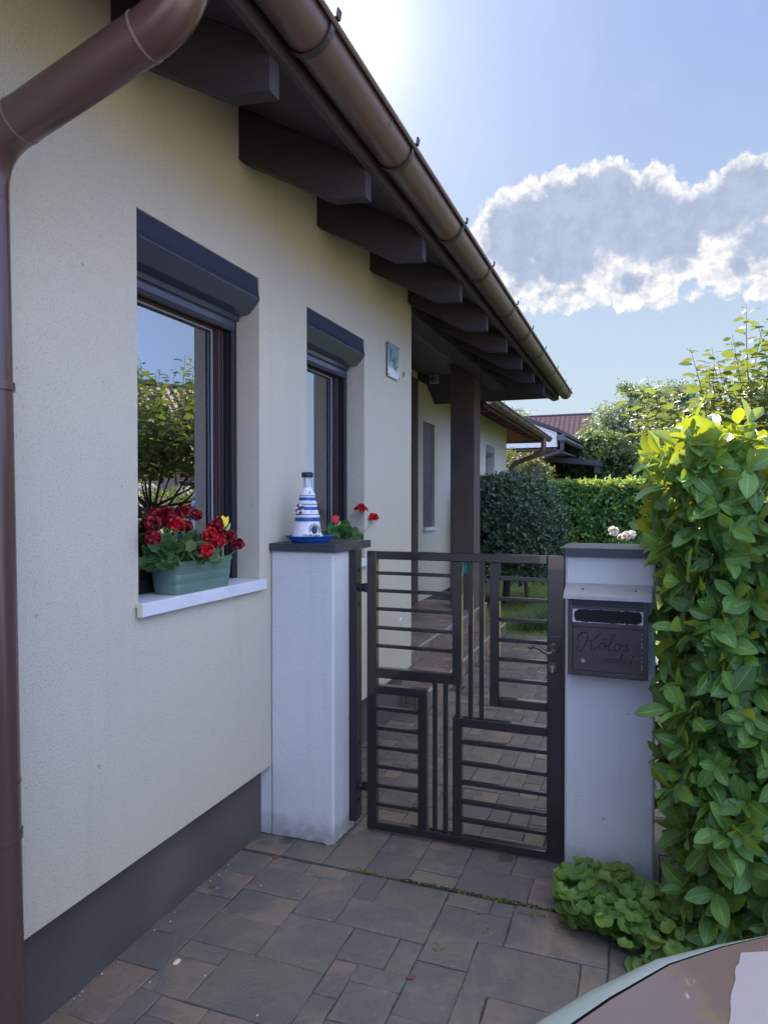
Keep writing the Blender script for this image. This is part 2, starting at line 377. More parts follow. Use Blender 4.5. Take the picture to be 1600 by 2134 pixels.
LEAF_MD = leaf_template([0, .22, .5, .78, 1], [-1, 0, 1], wl, .30, .2)
LEAF_LO = leaf_template([0, .5, 1], [-1, 0, 1], lambda t: .26 if t == .5 else .01, .3, .25)
BLADE = leaf_template([0, .35, .7, 1], [-1, 1], lambda t: .022 * (1 - t * .9), 0, .35)
def disc_template(scal=0, n=14, cup=.15, notch=True):
    v = [(0, .42, 0)]; uvs = [(0, 0)]
    for k in range(n):
        a = 2 * math.pi * k / n - math.pi / 2
        r = .5 * (1 + scal * (1 if k % 2 else -1))
        if notch and k == 0: r = .36
        v.append((r * math.cos(a), .45 + r * math.sin(a), cup * r + (.05 * math.sin(k * 1.7)))); uvs.append((1, k / n))
    for k in range(n):
        a = 2 * math.pi * k / n - math.pi / 2; v.append((.27 * math.cos(a), .42 + .27 * math.sin(a), cup * .1 + .02 * math.sin(k * 2.3))); uvs.append((.5, k / n))
    f = []
    for k in range(n):
        j = (k + 1) % n; f.append((1 + k, 1 + j, 1 + n + j, 1 + n + k)); f.append((0, 1 + n + k, 1 + n + j, 0))
    return np.array(v, float), f, np.array(uvs, float)
def leaves(name, m, parent, tmpl, pos, dirs, nrm, size, kind=None, tint=None):
    tv, tf, tu = tmpl; N = len(pos); nv = len(tv)
    Rm = rot_to(dirs, nrm)
    V = np.einsum('nij,vj->nvi', Rm, tv) * np.asarray(size)[:, None, None] + pos[:, None, :]
    L = wloc(parent) if parent else Vector((0, 0, 0)); V = V - np.array(L)
    faces = []; 
    tfl = [tuple(dict.fromkeys(int(i) for i in f)) for f in tf]
    lens = [len(f) for f in tfl]; flat = np.array([i for f in tfl for i in f])
    me = bpy.data.meshes.new(name)
    me.vertices.add(N * nv); me.vertices.foreach_set('co', V.reshape(-1))
    loops = (flat[None, :] + (np.arange(N) * nv)[:, None]).reshape(-1)
    me.loops.add(len(loops)); me.loops.foreach_set('vertex_index', loops.astype(np.int32))
    ln = np.tile(np.array(lens), N); st = np.concatenate([[0], np.cumsum(ln)[:-1]])
    me.polygons.add(len(ln)); me.polygons.foreach_set('loop_start', st.astype(np.int32))
    try: me.polygons.foreach_set('loop_total', ln.astype(np.int32))
    except Exception: pass
    me.update(calc_edges=True)
    uvl = me.uv_layers.new(name='UVMap'); uvl.data.foreach_set('uv', np.tile(tu[flat], (N, 1)).reshape(-1))
    a = me.attributes.new('tint', 'FLOAT', 'POINT')
    tn = RNG.random(N) if tint is None else tint
    a.data.foreach_set('value', np.repeat(tn, nv).astype(np.float32))
    me.polygons.foreach_set('use_smooth', [True] * len(me.polygons))
    me.materials.append(m); me.validate()
    o = bpy.data.objects.new(name, me); COL.objects.link(o)
    if parent: o.parent = parent
    if kind: o['kind'] = kind
    return o
def unit(a): return a / np.maximum(np.linalg.norm(a, axis=-1, keepdims=True), 1e-9)
def shoots(P, A, n, lsize, spread=(25, 80), back=.10, jit=.25, rng=RNG):
    """whorls of n leaves round shoot tips P with axes A -> pos, dir, normal, size"""
    P = np.asarray(P, float); A = unit(np.asarray(A, float)); N = len(P)
    h = np.where(np.abs(A[:, 2:3]) < .9, np.array([[0, 0, 1.]]), np.array([[1., 0, 0]]))
    e1 = unit(np.cross(A, h)); e2 = np.cross(A, e1)
    ph0 = rng.random(N) * 6.28
    po, di, no, si = [], [], [], []
    for k in range(n):
        t = k / max(1, n - 1)
        ph = ph0 + k * 2.399 + rng.normal(0, .2, N)
        inc = np.radians(spread[0] + (spread[1] - spread[0]) * t + rng.normal(0, 9, N))
        rad = e1 * np.cos(ph)[:, None] + e2 * np.sin(ph)[:, None]
        d = A * np.cos(inc)[:, None] + rad * np.sin(inc)[:, None]
        nn = A * np.sin(inc)[:, None] - rad * np.cos(inc)[:, None]
        d = unit(d + rng.normal(0, jit * .4, (N, 3)) + np.array([0, 0, -.12]) * t); nn = unit(nn + rng.normal(0, jit, (N, 3)))
        po.append(P - A * (back * t)); di.append(d); no.append(nn)
        si.append(lsize * rng.uniform(.5, 1.2, N) * (.72 + .28 * math.sin(math.pi * min(1, t + .25))))
    return np.concatenate(po), np.concatenate(di), np.concatenate(no), np.concatenate(si)

# ================================================================== SETTING
def nrm_mat_ground():
    m = bpy.data.materials.new('garden soil and turf'); m.use_nodes = True; t = NT(m.node_tree); p = t.n['Principled BSDF']
    oc = t.new('ShaderNodeTexCoord').outputs['Object']; p.inputs['Roughness'].default_value = .95
    t.put(p.inputs['Base Color'], t.ramp(t.noise(oc, 1.6, 8, .6), [(.3, (.05, .075, .025)), (.55, (.085, .12, .035)), (.75, (.16, .15, .06))]))
    return m
M['ground'] = nrm_mat_ground()
g = MB(); g.add([(-300, -300, -.035), (300, -300, -.035), (300, 400, -.035), (-300, 400, -.035)], [(0, 1, 2, 3)])
tag(g.build('ground', M['ground']), kind='structure')

# paving: individually laid slabs of a mixed-size pattern
def paving_mat():
    m = bpy.data.materials.new('tumbled paving slabs'); m.use_nodes = True; t = NT(m.node_tree); p = t.n['Principled BSDF']
    oc = t.new('ShaderNodeTexCoord').outputs['Object']
    at = t.new('ShaderNodeAttribute', attribute_name='tint').outputs['Fac']
    a2 = t.new('ShaderNodeAttribute', attribute_name='tint2').outputs['Fac']
    base = t.ramp(at, [(0, (.125, .114, .105)), (.35, (.160, .138, .117)), (.6, (.190, .156, .124)), (.85, (.225, .172, .128)), (1, (.255, .188, .136))])
    off = t.new('ShaderNodeCombineXYZ'); t.put(off.inputs[0], t.math('MULTIPLY', a2, 40.0)); t.put(off.inputs[1], t.math('MULTIPLY', at, 23.0))
    q = t.vmath('ADD', oc, off.outputs[0])
    cl = t.noise(q, 3.2, 7, .62, .8)
    c = t.mix(t.ss(cl, .40, .62), base, (.125, .116, .110))
    c = t.mix(t.math('MULTIPLY', t.ss(t.noise(q, 5.5, 6, .6), .52, .75), .55), c, (.26, .20, .155))
    c = t.mix(t.math('MULTIPLY', t.ss(t.noise(oc, 1.5, 5, .6), .52, .8), .35), c, (.23, .215, .20))     # dusty scuffs
    c = t.mix(t.math('MULTIPLY', t.ss(t.noise(oc, 240, 3, .6), .58, .75), .35), c, (.22, .205, .185))
    sp = t.new('ShaderNodeTexVoronoi'); sp.inputs['Scale'].default_value = 7; t.put(sp.inputs['Vector'], oc)
    c = t.mix(t.math('MULTIPLY', t.ss(sp.outputs['Distance'], .035, .02), .7), c, (.38, .36, .33))
    st = t.new('ShaderNodeTexVoronoi'); st.inputs['Scale'].default_value = 1.9; t.put(st.inputs['Vector'], t.vmath('ADD', oc, (.3, .2, 0)))
    c = t.mix(t.math('MULTIPLY', t.ss(st.outputs['Distance'], .085, .06), .55), c, (.04, .036, .034))
    t.put(p.inputs['Base Color'], c)
    t.put(p.inputs['Roughness'], t.ss(cl, .35, .7, .42, .68)); p.inputs['Specular IOR Level'].default_value = .45
    h = t.math('ADD', t.math('MULTIPLY', t.noise(q, 9, 8, .62, .6), 3.0), t.math('MULTIPLY', t.noise(oc, 170, 4), .45))
    b = t.new('ShaderNodeBump'); b.inputs['Strength'].default_value = .9; b.inputs['Distance'].default_value = .005
    t.put(b.inputs['Height'], h); t.l.new(b.outputs[0], p.inputs['Normal'])
    return m
M['paving'] = paving_mat()
M['joint'] = mat('jointing grit', (.060, .055, .050), .95, bump=1, bscale=150, var=.4, vscale=60)
def slabs(name, x0, x1, y0, y1, mod, sizes, seed, hgt=.03, ztop=0.0, m='paving', skip=None):
    rg = random.Random(seed); nx, ny = int(round((x1 - x0) / mod)), int(round((y1 - y0) / mod))
    occ = [[False] * ny for _ in range(nx)]; vs = []; fs = []; t1 = []; t2 = []
    for j in range(ny):
        for i in range(nx):
            if occ[i][j]: continue
            sz = sizes[:]; rg.shuffle(sz)
            for a, b in sz + [(2, 1), (1, 2), (1, 1)]:
                if i + a <= nx and j + b <= ny and not any(occ[i + p][j + q] for p in range(a) for q in range(b)): break
            for p in range(a):
                for q in range(b): occ[i + p][j + q] = True
            X0, X1, Y0, Y1 = x0 + i * mod, x0 + (i + a) * mod, y0 + j * mod, y0 + (j + b) * mod
            if skip and skip((X0 + X1) / 2, (Y0 + Y1) / 2): continue
            g = .0016; e = .004; zz = ztop + rg.uniform(-.003, .003); tx, ty = rg.uniform(-.004, .004), rg.uniform(-.004, .004)
            def ring(ins, z, n=3):
                ax, bx, ay, by = X0 + g + ins, X1 - g - ins, Y0 + g + ins, Y1 - g - ins; pts = []
                cs = [(ax, ay), (bx, ay), (bx, by), (ax, by)]
                for k in range(4):
                    (px, py), (qx, qy) = cs[k], cs[(k + 1) % 4]
                    for s_ in range(n):
                        f = s_ / n; w_ = 0 if s_ == 0 else rnd[k * n + s_]
                        xx, yy = px + (qx - px) * f, py + (qy - py) * f
                        nxn, nyn = (0, 1) if k in (0, 2) else (1, 0)
                        pts.append((xx + w_ * nxn, yy + w_ * nyn, z + (xx - X0) * tx + (yy - Y0) * ty))
                return pts
            rnd = [rg.uniform(-.0034, .0034) for _ in range(12)]
            base = len(vs); n = 12
            vs += ring(0, zz - hgt) + ring(0, zz - e) + ring(e * .5, zz - e * .22) + ring(e * 1.3, zz)
            for r_ in range(3):
                fs += [(base + r_ * n + k, base + r_ * n + (k + 1) % n, base + (r_ + 1) * n + (k + 1) % n, base + (r_ + 1) * n + k) for k in range(n)]
            fs.append(tuple(base + 3 * n + k for k in range(n)))
            t1 += [rg.random()] * (4 * n); t2 += [rg.random()] * (4 * n)
    me = bpy.data.meshes.new(name); me.from_pydata(vs, [], fs)
    for nm, t_ in (('tint', t1), ('tint2', t2)):
        a = me.attributes.new(nm, 'FLOAT', 'POINT'); a.data.foreach_set('value', t_)
    me.materials.append(M[m]); me.materials.append(M['joint'])
    o = bpy.data.objects.new(name, me); COL.objects.link(o); return o
# driveway slabs are larger than the path slabs behind the threshold line
SZ1 = [(2, 3), (3, 2), (2, 2), (3, 3), (2, 2), (2, 1), (4, 3), (1, 2), (3, 2), (4, 2), (3, 4), (2, 1)]
SZ2 = [(2, 1), (1, 2), (2, 2), (3, 2), (2, 2), (3, 1), (2, 3)]
tag(slabs('driveway', -.06, 4.98, -2.76, 2.73, .09, SZ1, 5), kind='structure')
thr = lambda x, y: x > 1.76 and y > 3.1
tag(slabs('garden_path', -.06, 1.80, 2.75, 8.35, .1, SZ2, 8, skip=lambda x, y: y > 4.95 and x < .13), kind='structure')
b = MB(); b.box(-.06, 5.04, -2.76, 8.36, -.034, -.005)
tag(b.build('paving_bed', M['joint']), kind='structure')

# unseen pale ground beyond the drive, added to bounce sunlight onto wall and soffit
b = MB(); b.box(5.06, 40, -40, 2.7, -.034, -.012); b.box(-10, 5.04, -40, -2.78, -.034, -.012)
tag(b.build('street', mat('pale bounce concrete', (.56, .48, .36), .9, bump=.3, var=.1)), kind='structure')
# lawn
b = MB(); b.box(-1.1, 6, 8.36, 16, -.034, -.004); b.box(1.81, 6, 2.76, 8.36, -.034, -.006)
tag(b.build('lawn', M['ground']), kind='structure')
n = 26000
px_ = np.concatenate([RNG.uniform(-.3, 3.5, n), RNG.uniform(1.82, 4, 4000)]); py_ = np.concatenate([RNG.uniform(8.38, 14, n), RNG.uniform(3.2, 8.3, 4000)])
P = np.stack([px_, py_, np.full(len(px_), -.006)], 1); d = unit(np.stack([RNG.normal(0, .45, len(px_)), RNG.normal(0, .45, len(px_)), np.ones(len(px_))], 1))
tag(leaves('grass', M['grass'], None, (BLADE[0] * np.array([2.2, 1, 1]), BLADE[1], BLADE[2]), P, d, RNG.normal(0, 1, P.shape), RNG.uniform(.03, .09, len(P))),
    'short patchy lawn grass behind the path', 'lawn grass', kind='stuff')

# ================================================================== HOUSE
house = thing('house', (0, 0, 0), 'cream rendered single-storey house with brown eaves and two street windows', 'house')
ZT = 3.62
WIN = [(1.975, 2.80), (3.285, 4.09)]; WZ0, WZ1 = 1.235, 2.632
b = MB(); T = -.36
ys = [-6.0, WIN[0][0], WIN[0][1], WIN[1][0], WIN[1][1], 5.05]
for i in range(5):
    if i % 2 == 0: b.box(T, 0, ys[i], ys[i + 1], .336, ZT)
    else: b.box(T, 0, ys[i], ys[i + 1], .336, WZ0); b.box(T, 0, ys[i], ys[i + 1], WZ1, ZT)
b.box(-8, -7.64, -6, 15, .336, 3.2); b.box(-7.64, T, -6, -5.64, .336, 3.5)
b.box(-7.64, T, 4.69, 5.05, .336, 3.2)
# recessed garden wall, openings for shutter window and far window
RW = [(8.9, 9.46), (12.9, 13.7)]; X1, X0 = -1.1, -1.46
yy = [5.05, 7.35, 8.40, RW[0][0], RW[0][1], RW[1][0], RW[1][1], 15.0]
for i, (a, c) in enumerate(zip(yy[:-1], yy[1:])):
    if i == 1: b.box(X0, X1, a, c, 2.40, 3.5)
    elif i == 3: b.box(X0, X1, a, c, .281, 1.25); b.box(X0, X1, a, c, 2.69, 3.5)
    elif i == 5: b.box(X0, X1, a, c, .281, 1.25); b.box(X0, X1, a, c, 2.69, 3.5)
    else: b.box(X0, X1, a, c, .281, 3.5)
b.box(-7.64, X0, 14.64, 15, .28, 3.2)
b.build('wall', M['stucco'], house)
b = MB(); b.box(-.4, -.057, -6, 5.0, -.02, .336); b.box(X0, X1 - .03, 8.95, 15, -.02, .281)
b.build('plinth', M['plinth'], house)
# interior room seen through the street windows
b = MB(); b.box(-3.2, -3.15, -2, 4.6, .3, 3.0); b.box(-3.15, T, -2, 4.6, .28, .30); b.box(-3.15, T, -2, 4.6, 2.75, 2.8); b.box(-3.15, T, 4.55, 4.6, .3, 2.75); b.box(-3.15, T, -2, -1.95, .3, 2.75)
b.build('room', M['room'], house)

# roof: two hipped slabs with sloped underside
def hip(mb, x0, x1, y0, y1, z, pitch, th, gable=False):
    w_ = (x1 - x0) / 2; h = w_ * math.tan(pitch); xm = (x0 + x1) / 2
    def lay(zz): return [(x0, y0, zz), (x1, y0, zz), (x1, y1, zz), (x0, y1, zz), (xm, y0 if gable else y0 + w_, zz + h), (xm, y1 - w_, zz + h)]
    v = lay(z) + lay(z + th)
    mb.add(v, [(0, 4, 1), (1, 4, 5, 2), (2, 5, 3), (3, 5, 4, 0), (6, 7, 10), (7, 8, 11, 10), (8, 9, 11), (9, 6, 10, 11), (0, 1, 7, 6), (1, 2, 8, 7), (2, 3, 9, 8), (3, 0, 6, 9)])
PIT = R(29)
EV = dict(x=.62, z=2.985)
b = MB(); hip(b, -8.6, .62, -6.6, 9.45, 2.985, PIT, .10); b.build('soffit', M['soffit'], house)
b = MB(); hip(b, -8.65, .655, -6.65, 9.49, 3.075, PIT, .06); b.build('roof', mat('brown roof tiles', (.12, .06, .045), .8, bump=.5, var=.3), house)
b = MB(); hip(b, -8.3, -.40, 9.46, 15.92, 2.99, PIT, .10, True); b.build('soffit', M['redwood'], house)
b = MB(); hip(b, -8.32, -.38, 9.50, 15.95, 3.095, PIT, .06, True); b.build('roof', bpy.data.materials['brown roof tiles'], house)
# rafters of the street eaves, tails cut level
tp = math.tan(PIT)
def rafter(mb, y, wd, xe=.60, ze=None, x_in=-.15):
    zt = lambda x: 2.985 + (.62 - x) * tp - .002
    prof = [(x_in, zt(x_in)), (x_in, zt(x_in) - .225), (.44, zt(.44) - .223), (xe, 2.846), (xe, zt(xe))]
    mb.prism(prof, 1, y, y + wd)
for k in range(-5, 9):
    b = MB(); y = 1.855 + .777 * k; rafter(b, y, .058, x_in=-.3 if y < 5 else -.19); b.build('rafter', M['rafter'], house, bevel=.002)
# far wing rafters
for k in range(8):
    y = 9.9 + .78 * k
    zt = lambda x: 2.99 + (-.40 - x) * tp - .002
    b = MB(); b.prism([(-1.12, zt(-1.12)), (-1.12, zt(-1.12) - .16), (-.55, zt(-.55) - .15), (-.43, zt(-.43) - .09), (-.43, zt(-.43))], 1, y, y + .08)
    b.build('rafter', M['redwood'], house)
# porch hip rafter, jack rafters, beams, ceiling boards
b = MB(); L_ = 1.25
dv = Vector((-1, -1, tp)).normalized(); p0 = Vector((.58, 9.40, 3.03)); p1 = p0 + dv * 1.75
sd_ = Vector((1, -1, 0)).normalized() * .045
vs = []
for p_ in (p0, p1):
    for z_, s_ in ((0, 1), (0, -1), (-.09, -1), (-.09, 1)): vs.append(p_ + sd_ * s_ + Vector((0, 0, z_)))
b.add(vs, [(0, 1, 2, 3), (4, 7, 6, 5), (0, 4, 5, 1), (1, 5, 6, 2), (2, 6, 7, 3), (3, 7, 4, 0)]); b.build('hip_rafter', mat('pale lit timber', (.16, .14, .15), .6), house)  # light on the hip rafter is put into its paler colour
b = MB(); b.box(-.22, -.04, 5.05, 9.2, 3.09, 3.31); b.build('porch_beam', M['soffit'], house, bevel=.004)
b = MB()
for i in range(11): x = -1.1 + i * .078; b.box(x + .002, x + .075, 5.05, 8.98, 3.295, 3.31)
b.build('porch_ceiling', mat('blue grey ceiling boards', (.075, .075, .085), .5, spec=.5, var=.3, vscale=7), house, bevel=.003)
b = MB(); b.box(X1, X1 + .025, 8.66, 15.02, 3.20, 3.294); b.build('wall_trim', M['soffit'], house)
b = MB(); b.box(.600, .622, -6.6, 9.43, 2.955, 3.06); b.box(-8, .600, 9.43, 9.452, 2.985, 3.06); b.build('fascia', M['soffit'], house)
b = MB(); b.box(-.415, -.395, 9.47, 15.9, 2.93, 3.06); b.box(-8, -.415, 15.9, 15.92, 2.94, 3.06); b.build('fascia', M['redwood'], house)
b = MB(); b.box(-.56, -.26, 8.30, 8.63, .281, 3.294); b.build('porch_post', M['brown_render'], house, bevel=.006)

# gutters
def gutter(cx, cz, r, y0, y1, brk, nm_out=None):
    b = MB(); n_ = 16; prof = []
    for i in range(n_ + 1):
        a = math.pi + math.pi * i / n_; prof.append((cx + r * math.cos(a), cz + r * math.sin(a)))
    bead = [(cx + r + .011 * (1 + math.cos(a)) - .002, cz + .011 * math.sin(a)) for a in [math.pi * q / 5 for q in range(-2, 6)]]
    outer = prof + bead
    inner = [(cx + (r - .003) * math.cos(math.pi + math.pi * i / n_), cz + (r - .003) * math.sin(math.pi + math.pi * i / n_)) for i in range(n_, -1, -1)]
    b.prism(outer + inner, 1, y0, y1, smooth=True)
    cap = prof; m_ = len(cap)
    b.add([(p[0], y1 - .002, p[1]) for p in cap] + [(p[0] * .0 + cx + (p[0] - cx) * .86, y1 + .025, cz + (p[1] - cz) * .86) for p in cap],
          [(i, i + 1, m_ + i + 1, m_ + i) for i in range(m_ - 1)], True)
    b.add([(cx + (p[0] - cx) * .86, y1 + .025, cz + (p[1] - cz) * .86) for p in cap], [tuple(range(m_))])
    gt = b.build('gutter', M['gutter'], house)
    for y in brk:
        b = MB(); rr = r + .006
        for dy, lip in ((0, .024), ):
            ring = []
            for i in range(15):
                a = math.pi * 1.02 + (math.pi * 1.0) * i / 14
                ring.append((cx + rr * math.cos(a), cz + rr * math.sin(a), cx + (rr + .003) * math.cos(a), cz + (rr + .003) * math.sin(a)))
            ring.append((cx + rr + .016, cz + .006, cx + rr + .021, cz + .004)); ring.append((cx + rr + .020, cz + .030, cx + rr + .026, cz + .030))
            vs = []; 
            for a_, b_, c_, d_ in ring: vs += [(a_, y, b_), (a_, y + .026, b_), (c_, y + .026, d_), (c_, y, d_)]
            fs = []
            for i in range(len(ring) - 1):
                for k in range(4): fs.append((i * 4 + k, i * 4 + (k + 1) % 4, (i + 1) * 4 + (k + 1) % 4, (i + 1) * 4 + k))
            fs += [(0, 1, 2, 3), tuple(len(vs) - 4 + k for k in (3, 2, 1, 0))]; b.add(vs, fs)
        b.build('gutter_bracket', M['bracket'], gt)
    return gt
g1_ = gutter(.700, 3.045, .076, -4.0, 9.50, [-1.05, -.3, .5, 1.12, 1.90, 2.68, 3.52, 4.22, 5.10, 5.86, 6.68, 7.68, 8.55, 9.2])
g2_ = gutter(-.315, 3.03, .076, 9.47, 15.95, [10.0, 10.63, 11.45, 12.15, 12.85, 13.65, 14.5, 15.5])
# thin seams across the gutter
for y in (2.45, 5.45):
    b = MB(); ring = [(.700 + .0785 * math.cos(math.pi + math.pi * i / 14), 3.045 + .0785 * math.sin(math.pi + math.pi * i / 14)) for i in range(15)]
    b.add([(x, y, z) for x, z in ring] + [(x, y + .006, z) for x, z in ring], [(i, i + 1, 16 + i, 15 + i) for i in range(14)])
    b.build('gutter_seam', M['pipeseam'], g1_)


def bez(pts, r, seg=6):
    """polyline with rounded corners"""
    out = [Vector(pts[0])]
    for i in range(1, len(pts) - 1):
        p, a, c = Vector(pts[i]), Vector(pts[i - 1]), Vector(pts[i + 1])
        ra = min(r, (a - p).length * .48); rc = min(r, (c - p).length * .48)
        s0, s1 = p + (a - p).normalized() * ra, p + (c - p).normalized() * rc
        for k in range(seg + 1):
            t = k / seg; out.append(s0 * (1 - t) ** 2 + p * 2 * t * (1 - t) + s1 * t * t)
    out.append(Vector(pts[-1])); return out
YP = 1.315; PR = .056
dp = MB(); pth = [(.700, YP, 3.00), (.700, YP, 2.710), (.075, YP, 2.515), (.080, YP + .030, -.02)]
dp.tube(bez(pth, .11, 8), PR, 28)
pipe = dp.build('downpipe', M['pipe'], house)
def collar(c, d, r, h, m, nm):
    b = MB(); c = Vector(c); d = Vector(d).normalized(); b.tube([c - d * h / 2, c + d * h / 2], r, 28); return b.build(nm, m, pipe)
dd = Vector((.625, 0, .195)).normalized()
for c, d in (((.700, YP, 2.81), (0, 0, 1)), (Vector((.700, YP, 2.710)) - dd * .125, dd), (Vector((.075, YP, 2.515)) + dd * .13, dd), ((.075, YP, 2.38), (0, 0, 1)), ((.078, YP + .020, .86), (0, 0, 1))):
    collar(c, d, PR + .0016, .006, M['pipeseam'] if c[2] > 2.5 else M['pipe'], 'pipe_seam')
for z in (1.90, .72):
    yo = .030 * (2.5 - z) / 2.5; cl = collar((.078, YP + yo, z), (0, 0, 1), PR + .004, .022, M['pipe'], 'pipe_clamp')
    b = MB(); b.box(.02, .05, YP + yo + PR - .004, YP + yo + PR + .020, z - .012, z + .012); b.build('clamp_bolt', M['winouter'], cl, bevel=.003)
YQ = 15.07
dp = MB(); dp.tube(bez([(-.315, YQ, 3.0), (-.315, YQ, 2.66), (-1.02, YQ, 2.40), (-1.02, YQ, 0)], .16, 7), .055, 18)
p2 = dp.build('downpipe', M['pipe'], house)

# street windows
def window(y0, y1, z0, z1, xf, box=True):
    b = MB(); xo, xi = xf - .14, xf - .21; t_ = .055
    b.box(xi, xo, y0, y0 + t_, z0, z1); b.box(xi, xo, y1 - t_, y1, z0, z1); b.box(xi, xo, y0 + t_, y1 - t_, z0, z0 + .055); b.box(xi, xo, y0 + t_, y1 - t_, z1 - .11, z1)
    b.box(xo, xo + .022, y1 - .042, y1 - .002, z0, z1 - .1); b.box(xo, xo + .022, y0 + .002, y0 + .042, z0, z1 - .1)
    wn = b.build('window', M['winouter'], house, bevel=.003)
    b = MB(); a0, a1, c0, c1 = y0 + t_ + .004, y1 - t_ - .004, z0 + .059, z1 - .114; s_ = .066; xs = xo - .012
    b.box(xi - .01, xs, a0, a0 + s_, c0, c1); b.box(xi - .01, xs, a1 - s_, a1, c0, c1); b.box(xi - .01, xs, a0 + s_, a1 - s_, c0, c0 + s_); b.box(xi - .01, xs, a0 + s_, a1 - s_, c1 - s_, c1)
    b.box(xs, xs + .006, a1 - .050, a1 - .040, c0 + .02, c1 - .02); b.box(xs, xs + .005, a1 - .018, a1 - .012, c0 + .02, c1 - .02)
    sash = b.build('sash', M['winframe'], wn, bevel=.004)
    g0, g1, h0, h1 = a0 + s_, a1 - s_, c0 + s_, c1 - s_
    b = MB(); gx = xo - .034
    for q in ((g0, g0 + .006, h0, h1), (g1 - .006, g1, h0, h1), (g0 + .006, g1 - .006, h0, h0 + .006), (g0 + .006, g1 - .006, h1 - .006, h1)): b.box(gx, gx + .008, *q)
    for q in ((g1 - .016, g1 - .011, h0, h1),): b.box(gx - .022, gx - .010, *q)
    b.build('gasket', M['gasket'], wn)
    b = MB(); b.box(gx - .008, gx - .004, g0 + .001, g1 - .001, h0 + .001, h1 - .001)
    b.build('pane', M['glass'], wn)
    b = MB(); b.box(gx - .028, gx - .024, g0 + .001, g1 - .001, h0 + .001, h1 - .001)
    b.build('inner_pane', M['glass_in'], wn)
    return wn
def glassmat(name, ior, tint=(1, 1, 1)):
    m = bpy.data.materials.new(name); m.use_nodes = True; t = NT(m.node_tree); t.n.remove(t.n['Principled BSDF'])
    gl = t.new('ShaderNodeBsdfGlossy'); gl.inputs['Roughness'].default_value = 0.0; gl.inputs['Color'].default_value = (.93, .97, 1, 1)
    tr = t.new('ShaderNodeBsdfTransparent'); tr.inputs[0].default_value = (*tint, 1)
    fr = t.new('ShaderNodeFresnel'); fr.inputs['IOR'].default_value = ior
    ms = t.new('ShaderNodeMixShader'); t.l.new(fr.outputs[0], ms.inputs[0]); t.l.new(tr.outputs[0], ms.inputs[1]); t.l.new(gl.outputs[0], ms.inputs[2])
    t.l.new(ms.outputs[0], t.n['Material Output'].inputs[0]); return m
M['glass'] = glassmat('low emissivity coated glass', 5.0, (.80, .86, .86)); M['glass_in'] = glassmat('inner glass', 1.3, (.85, .9, .88))
for (y0, y1) in WIN:
    wn = window(y0, y1, WZ0 + .012, 2.56, 0)
    # roller shutter box, lower front chamfered inward
    b = MB(); b.prism([(-.005, WZ1 - .002), (-.003, 2.605), (-.001, 2.585), (.001, 2.566), (.004, 2.550), (.009, 2.536), (.009, 2.531), (-.046, 2.470), (-.100, 2.462), (-.105, 2.44), (-.134, 2.44), (-.136, WZ1 - .002)], 1, y0 + .004, y1 - .004, smooth=True)
    b.build('shutter_box', M['anth'], wn, bevel=.002)
    b = MB(); b.prism([(-.106, 2.438), (-.100, 2.425), (-.103, 2.402), (-.118, 2.388), (-.136, 2.388), (-.136, 2.438)], 1, y0 + .045, y1 - .045, smooth=False); b.build('shutter_end_bar', M['anth'], wn, bevel=.003)
    b = MB(); b.box(-.165, .028, y0 + .002, y1 - .002, WZ0 - .004, WZ0 + .008); b.box(.0005, .028, y0 - .014, y1 + .014, WZ0 - .005, WZ0 + .009); b.box(.010, .031, y0 - .014, y1 + .014, WZ0 - .040, WZ0 + .0085)
    sl = b.build('sill', M['sill'], wn, bevel=.003)
    b = MB(); b.box(.0005, .0305, y0 - .019, y0 - .0145, WZ0 - .006, WZ0 + .008); b.box(.010, .0305, y0 - .019, y0 - .0145, WZ0 - .040, WZ0 - .006); b.build('end_cap', M['sillend'], sl, bevel=.001)
# curtains hang inside
def curtain(y0, y1, z0, z1, x, amp, n_, name, label, cat, group=None):
    b = MB(); m_ = int((y1 - y0) * 260); vs = []
    for i in range(m_ + 1):
        y = y0 + (y1 - y0) * i / m_; dx = amp * math.sin(i / m_ * n_ * 6.28) + amp * .4 * math.sin(i / m_ * n_ * 2.3 * 6.28 + 1)
        vs += [(x + dx, y, z0), (x + dx * .8, y, z1)]
    b.add(vs, [(2 * i, 2 * i + 2, 2 * i + 3, 2 * i + 1) for i in range(m_)], True)
    o = b.build(name, M['curtain']); tag(o, label, cat, group)
    sm_ = o.modifiers.new('thick', 'SOLIDIFY'); sm_.thickness = .002
curtain(2.05, 2.72, 1.28, 1.80, -.30, .012, 5, 'cafe_curtain', 'pale short cafe curtain behind the window with the long planter', 'curtain', 'curtains behind the street windows')
curtain(2.50, 2.74, 1.28, 2.5, -.27, .02, 3, 'long_curtain', 'pale full-length curtain drawn aside behind the window with the long planter', 'curtain', 'curtains behind the street windows')
curtain(3.55, 4.02, 1.28, 1.80, -.30, .012, 4, 'cafe_curtain', 'pale short cafe curtain in the window beside the house number', 'curtain', 'curtains behind the street windows')
curtain(3.78, 4.03, 1.28, 2.5, -.27, .02, 3, 'long_curtain', 'pale full-length curtain in the window beside the house number', 'curtain', 'curtains behind the street windows')

